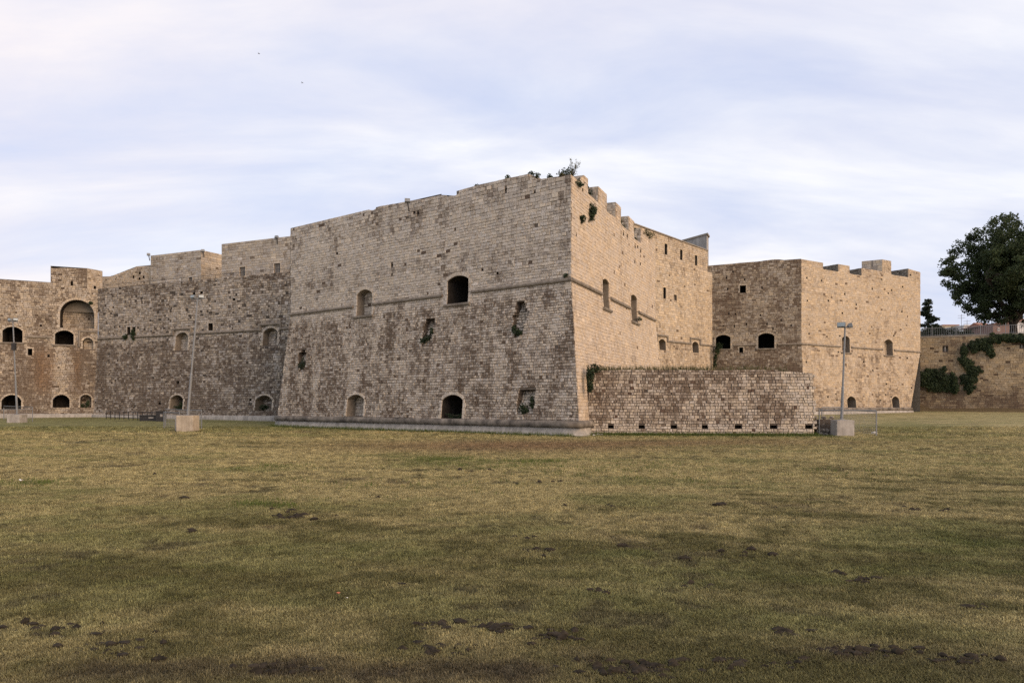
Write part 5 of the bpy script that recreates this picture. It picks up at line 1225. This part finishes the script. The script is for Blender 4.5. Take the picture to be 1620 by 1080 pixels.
for k, (x, y, mt_, lb_) in enumerate(((535, 943, 'orange', 'small orange scrap of litter in the foreground grass'), (549, 950, 'white', 'tiny white scrap of litter beside the orange scrap'), (33, 762, 'white', 'white crumpled litter at the left of the lawn'))):
    g_ = ground_pt(x, y); r_ = g_.y / 1200 * (3.0 if k != 1 else 1.5); r2 = random.Random(k); mb = MB()
    n = 5; vs = [(g_.x + (i / (n - 1) - .5) * 2 * r_, g_.y + (j / (n - 1) - .5) * 1.4 * r_, g_.z + .03 + r2.uniform(0, r_ * .9)) for j in range(n) for i in range(n)]
    mb.add(vs, [[j * n + i, j * n + i + 1, (j + 1) * n + i + 1, (j + 1) * n + i] for j in range(n - 1) for i in range(n - 1)]); tag(mb.build('litter', M[mt_], None), lb_, 'litter')
for k, (x, y, lb_) in enumerate(((409.5, 85.5, 'upper bird, a speck in the open sky'), (478, 131.5, 'lower bird, a speck in the open sky'))):
    c = at(x, y, 120); mb = MB(); mb.tube([c + Vector((-.16, 0, 0)), c + Vector((-.05, 0, .02)), c + Vector((.12, 0, .01)), c + Vector((.2, 0, 0))], [.01, .05, .05, .01], 6)
    mb.add([c + Vector((.06, 0, .03)), c + Vector((.02, -.05, .03)), c + Vector((-.05, -.3, .12)), c + Vector((.0, -.3, .12))], [[0, 1, 2, 3]]); mb.add([c + Vector((.06, 0, .03)), c + Vector((.0, .05, .03)), c + Vector((-.08, .3, .10)), c + Vector((-.02, .3, .10))], [[0, 1, 2, 3]])
    o = mb.build('bird', M['bark'], None); tag(o, lb_, 'bird')
# floodlights on the keep corners
def spot(label, px, py, Y, rz_):
    c = at(px, py, Y); t = thing('spotlight', label, 'spotlight', tuple(c)); mb = MB(); mb.box(c, (.38, .22, .26), rz_, Matrix.Rotation(-.35, 3, 'X')); mb.build('housing', M['steel'], t)
    mb = MB(); mb.tube([c, c + Vector((.1, .1, -.75))], .05, 6); mb.build('bracket', M['iron'], t)
spot('spotlight on the left corner of the square keep block', 235, 402.5, 93.6, .5); spot('spotlight on top of the long keep block', 437.5, 375, 82.2, -.4); spot('spotlight on the square block beside its sunlit side', 321, 396.5, 90.0, .4)
spot('small spotlight on the parapet left of the corner', 644.5, 317.5, 54.8, .2)

# ------------------------------------------------------------------ soil clods
R = np.random.default_rng(12); V = []; F = []; bm_ = bmesh.new(); bmesh.ops.create_icosphere(bm_, subdivisions=1, radius=1); bm_.verts.index_update()
iv_ = np.array([v.co for v in bm_.verts]); if_ = [[v.index for v in f.verts] for f in bm_.faces]; bm_.free()
spots = [(470, 818, 36, 8, 26), (985, 866, 9, 3, 7), (1080, 884, 5, 3, 5), (855, 872, 24, 6, 12), (1325, 908, 9, 3, 7), (1365, 917, 20, 4, 16), (305, 842, 4, 3, 4), (1455, 808, 30, 3, 12), (1140, 800, 6, 2, 4), (1224, 804, 6, 2, 4),
         (840, 851, 30, 3, 10), (1170, 878, 40, 6, 9), (700, 990, 40, 6, 14), (800, 995, 30, 5, 14), (1000, 1062, 90, 12, 50), (1380, 1030, 60, 6, 22), (1190, 1052, 60, 8, 30), (1545, 962, 14, 3, 6), (1240, 1005, 40, 6, 12), (1340, 1032, 30, 6, 14), (1530, 1045, 30, 6, 14),
         (880, 1010, 40, 8, 18), (690, 1030, 40, 10, 14), (620, 925, 30, 6, 6), (200, 1030, 80, 12, 24), (90, 1000, 60, 12, 16), (420, 1060, 60, 10, 20), (850, 765, 40, 3, 6), (600, 790, 50, 3, 6), (740, 745, 40, 3, 8), (960, 800, 40, 3, 6), (300, 790, 60, 4, 6), (240, 752, 20, 2, 4), (1100, 930, 40, 6, 8), (960, 935, 30, 5, 6)]
for x, y, rx, ry, n in spots:
    for k in range(int(n * (3.0 if y > 985 else 1.6))):
        g_ = ground_pt(x + R.normal() * rx * .75, min(1085, y + R.normal() * ry * .6)); r_ = (0.012 + 0.040 * R.random() ** 2.4) * (g_.y / 9) ** .55; q_ = iv_ * (0.65 + .6 * R.random((len(iv_), 1))) * np.array([r_ * (1 + R.random()), r_, r_ * .95])
        F += [[i + len(V) * 1 for i in f] for f in if_]; V += (q_ + np.array(g_) + np.array([0, 0, r_ * .35])).tolist()
mesh_obj('soil_clods', V, F, M['soil'], None, kind='stuff')

# ------------------------------------------------------------------ grass: short mown tufts
m, p = new_mat('grass_blades', 0.7, 0.2)
at_ = N('ShaderNodeAttribute', attribute_name='gcol'); at_.attribute_type = 'INSTANCER'; oi = N('ShaderNodeObjectInfo')
c = mixc(1.0, at_.outputs['Color'], ramp(oi.outputs['Random'], [(0, .35), (1, 1.7)]), 'MULTIPLY'); L(c, p.inputs['Base Color'])
tr = N('ShaderNodeBsdfTranslucent'); L(c, tr.inputs[0]); mx_ = N('ShaderNodeMixShader'); mx_.inputs[0].default_value = .25; L(p.outputs[0], mx_.inputs[1]); L(tr.outputs[0], mx_.inputs[2]); L(mx_.outputs[0], nt.nodes['Material Output'].inputs[0])
M['grass'] = m; tufts = bpy.data.collections.new('tufts'); rr = random.Random(4)
for k in range(6):
    mb = MB()
    for j in range(16 if k < 4 else 9):
        a = rr.uniform(0, 6.28); r_ = rr.random() ** .5 * .07; b0 = Vector((math.cos(a) * r_, math.sin(a) * r_, -.004)); t_ = rr.uniform(0, 6.28)
        if k < 4: h_ = rr.uniform(.016, .048); ln = rr.uniform(.01, .045); w_ = rr.uniform(.002, .0042)
        else: h_ = rr.uniform(.006, .018); ln = rr.uniform(.05, .12); w_ = .0028
        d_ = Vector((math.cos(t_), math.sin(t_), 0)); s_ = Vector((-d_.y, d_.x, 0)) * w_
        e = b0 + d_ * ln + Vector((0, 0, h_)); m_ = b0 + d_ * ln * .4 + Vector((0, 0, h_ * .75)); mb.add([b0 - s_, b0 + s_, m_ + s_ * .8, m_ - s_ * .8, e], [[0, 1, 2, 3], [3, 2, 4]])
    o_ = mb.build('tuft', m, None); COL.objects.unlink(o_); tufts.objects.link(o_)
R = np.random.default_rng(9)
def scatter(n, y0, y1, pw, size, seed):
    R = np.random.default_rng(seed); t = R.random(n)
    y = (y0 ** (1 - pw) + t * (y1 ** (1 - pw) - y0 ** (1 - pw))) ** (1 / (1 - pw)); x = (R.random(n) - .5) * 2 * (0.78 * y + 4.0)
    return x, y, size * (0.7 + .7 * R.random(n)) * (y / 6) ** .42
X, Yv, S = [np.concatenate(q) for q in zip(scatter(480000, 4.3, 18, 1.35, 0.62, 1), scatter(240000, 15, 46, 1.6, 0.66, 2), scatter(26000, 44, 64, 1.2, 1.0, 3))]
ok = ~((X > 3.5) & (X < 19.2) & (Yv > LW0.y - 0.1 * (X - LW0.x) - .08)) & ~((Yv > 45.3) & (X > -20) & (X < 4.2) & (Yv > 45.4 - (X - 4.1) * 0.80))
X, Yv, S = X[ok], Yv[ok], S[ok]; gc_, gs_ = lawn_colour(X, Yv)
keep = R.random(len(X)) > gs_ * .8; X, Yv, S, gc_ = X[keep], Yv[keep], S[keep], gc_[keep]
Z = gz(X, Yv) + np.where(Yv < 40, 0.045 * (fbm(X * 1.3, Yv * 1.3, 77, 4) - 0.5), 0); n = len(X)
PK_ = R.integers(0, 6, n); gc_ = np.clip(gc_ * (1.12 + .5 * (R.random((n, 1)) - .5)), 0, .6); gc_ = np.where((PK_ >= 4)[:, None], gc_ * .45 + np.array([[.30, .245, .13]]) * .55 * (.6 + .8 * R.random((n, 1))), gc_)
me = bpy.data.meshes.new('grass'); me.vertices.add(n); me.vertices.foreach_set('co', np.stack([X, Yv, Z], 1).astype(np.float32).ravel())
a = me.attributes.new('gcol', 'FLOAT_COLOR', 'POINT'); a.data.foreach_set('color', np.concatenate([gc_, np.ones((n, 1))], 1).astype(np.float32).ravel())
a = me.attributes.new('scl', 'FLOAT', 'POINT'); a.data.foreach_set('value', S.astype(np.float32))
a = me.attributes.new('pick', 'INT', 'POINT'); a.data.foreach_set('value', PK_.astype(np.int32))
a = me.attributes.new('rotv', 'FLOAT_VECTOR', 'POINT'); a.data.foreach_set('vector', np.stack([np.zeros(n), np.zeros(n), R.random(n) * 6.28], 1).astype(np.float32).ravel())
go = bpy.data.objects.new('grass', me); COL.objects.link(go); go['kind'] = 'stuff'
ng = bpy.data.node_groups.new('grass_scatter', 'GeometryNodeTree'); ng.interface.new_socket('Geometry', in_out='INPUT', socket_type='NodeSocketGeometry'); ng.interface.new_socket('Geometry', in_out='OUTPUT', socket_type='NodeSocketGeometry')
nn = ng.nodes; gi = nn.new('NodeGroupInput'); gout = nn.new('NodeGroupOutput'); mp = nn.new('GeometryNodeMeshToPoints'); ip = nn.new('GeometryNodeInstanceOnPoints'); ci = nn.new('GeometryNodeCollectionInfo')
ci.inputs['Collection'].default_value = tufts; ci.inputs['Separate Children'].default_value = True; ci.inputs['Reset Children'].default_value = True
def nattr(name, ty):
    q = nn.new('GeometryNodeInputNamedAttribute'); q.data_type = ty; q.inputs['Name'].default_value = name; return q.outputs['Attribute']
lk_ = ng.links.new; lk_(gi.outputs[0], mp.inputs[0]); lk_(mp.outputs[0], ip.inputs['Points']); lk_(ci.outputs[0], ip.inputs['Instance']); ip.inputs['Pick Instance'].default_value = True
lk_(nattr('pick', 'INT'), ip.inputs['Instance Index']); lk_(nattr('rotv', 'FLOAT_VECTOR'), ip.inputs['Rotation']); lk_(nattr('scl', 'FLOAT'), ip.inputs['Scale']); lk_(ip.outputs[0], gout.inputs[0])
md = go.modifiers.new('scatter', 'NODES'); md.node_group = ng

# taller tufts of green grass along the wall feet and scattered weeds
pts = []; R = np.random.default_rng(31)
for k in range(9000):
    t = R.random(); q = LW0.lerp(LW1, t) + lowN * (0.05 + 0.7 * R.random() ** 2); pts.append((q.x, q.y, float(gz(q.x, q.y))))
for k in range(6000):
    t = R.random(); q = fp[0].lerp(fp[1], t) + f1.N.to_2d() * (0.4 + .5 * R.random() ** 2); pts.append((q.x, q.y, float(gz(q.x, q.y))))
blades('foot_grass', pts, .06, .30, .022, leaf_mat('green_grass', (.06, .09, .018), (.12, .15, .035), .3), seed=32)
pts = []
for x, y, rx, ry, n in ((700, 727, 70, 4, 1500), (845, 730, 60, 4, 900), (780, 736, 160, 6, 900), (900, 745, 120, 8, 500), (1010, 735, 120, 6, 400), (440, 738, 60, 4, 500), (420, 800, 60, 6, 500), (60, 766, 60, 6, 500), (1400, 745, 160, 12, 500), (1120, 760, 200, 16, 500), (600, 770, 300, 20, 600)):
    for k in range(n // 12):
        g_ = ground_pt(x + R.normal() * rx * .5, y + R.normal() * ry * .5)
        for j in range(12): pts.append((g_.x + R.normal() * .10, g_.y + R.normal() * .12, g_.z))
blades('lawn_weeds', pts, .04, .13, .016, bpy.data.materials['green_grass'], seed=33)
for o in COL.objects:
    if o.parent is None and 'category' in o.keys() and 'kind' not in o.keys(): o['kind'] = 'thing'
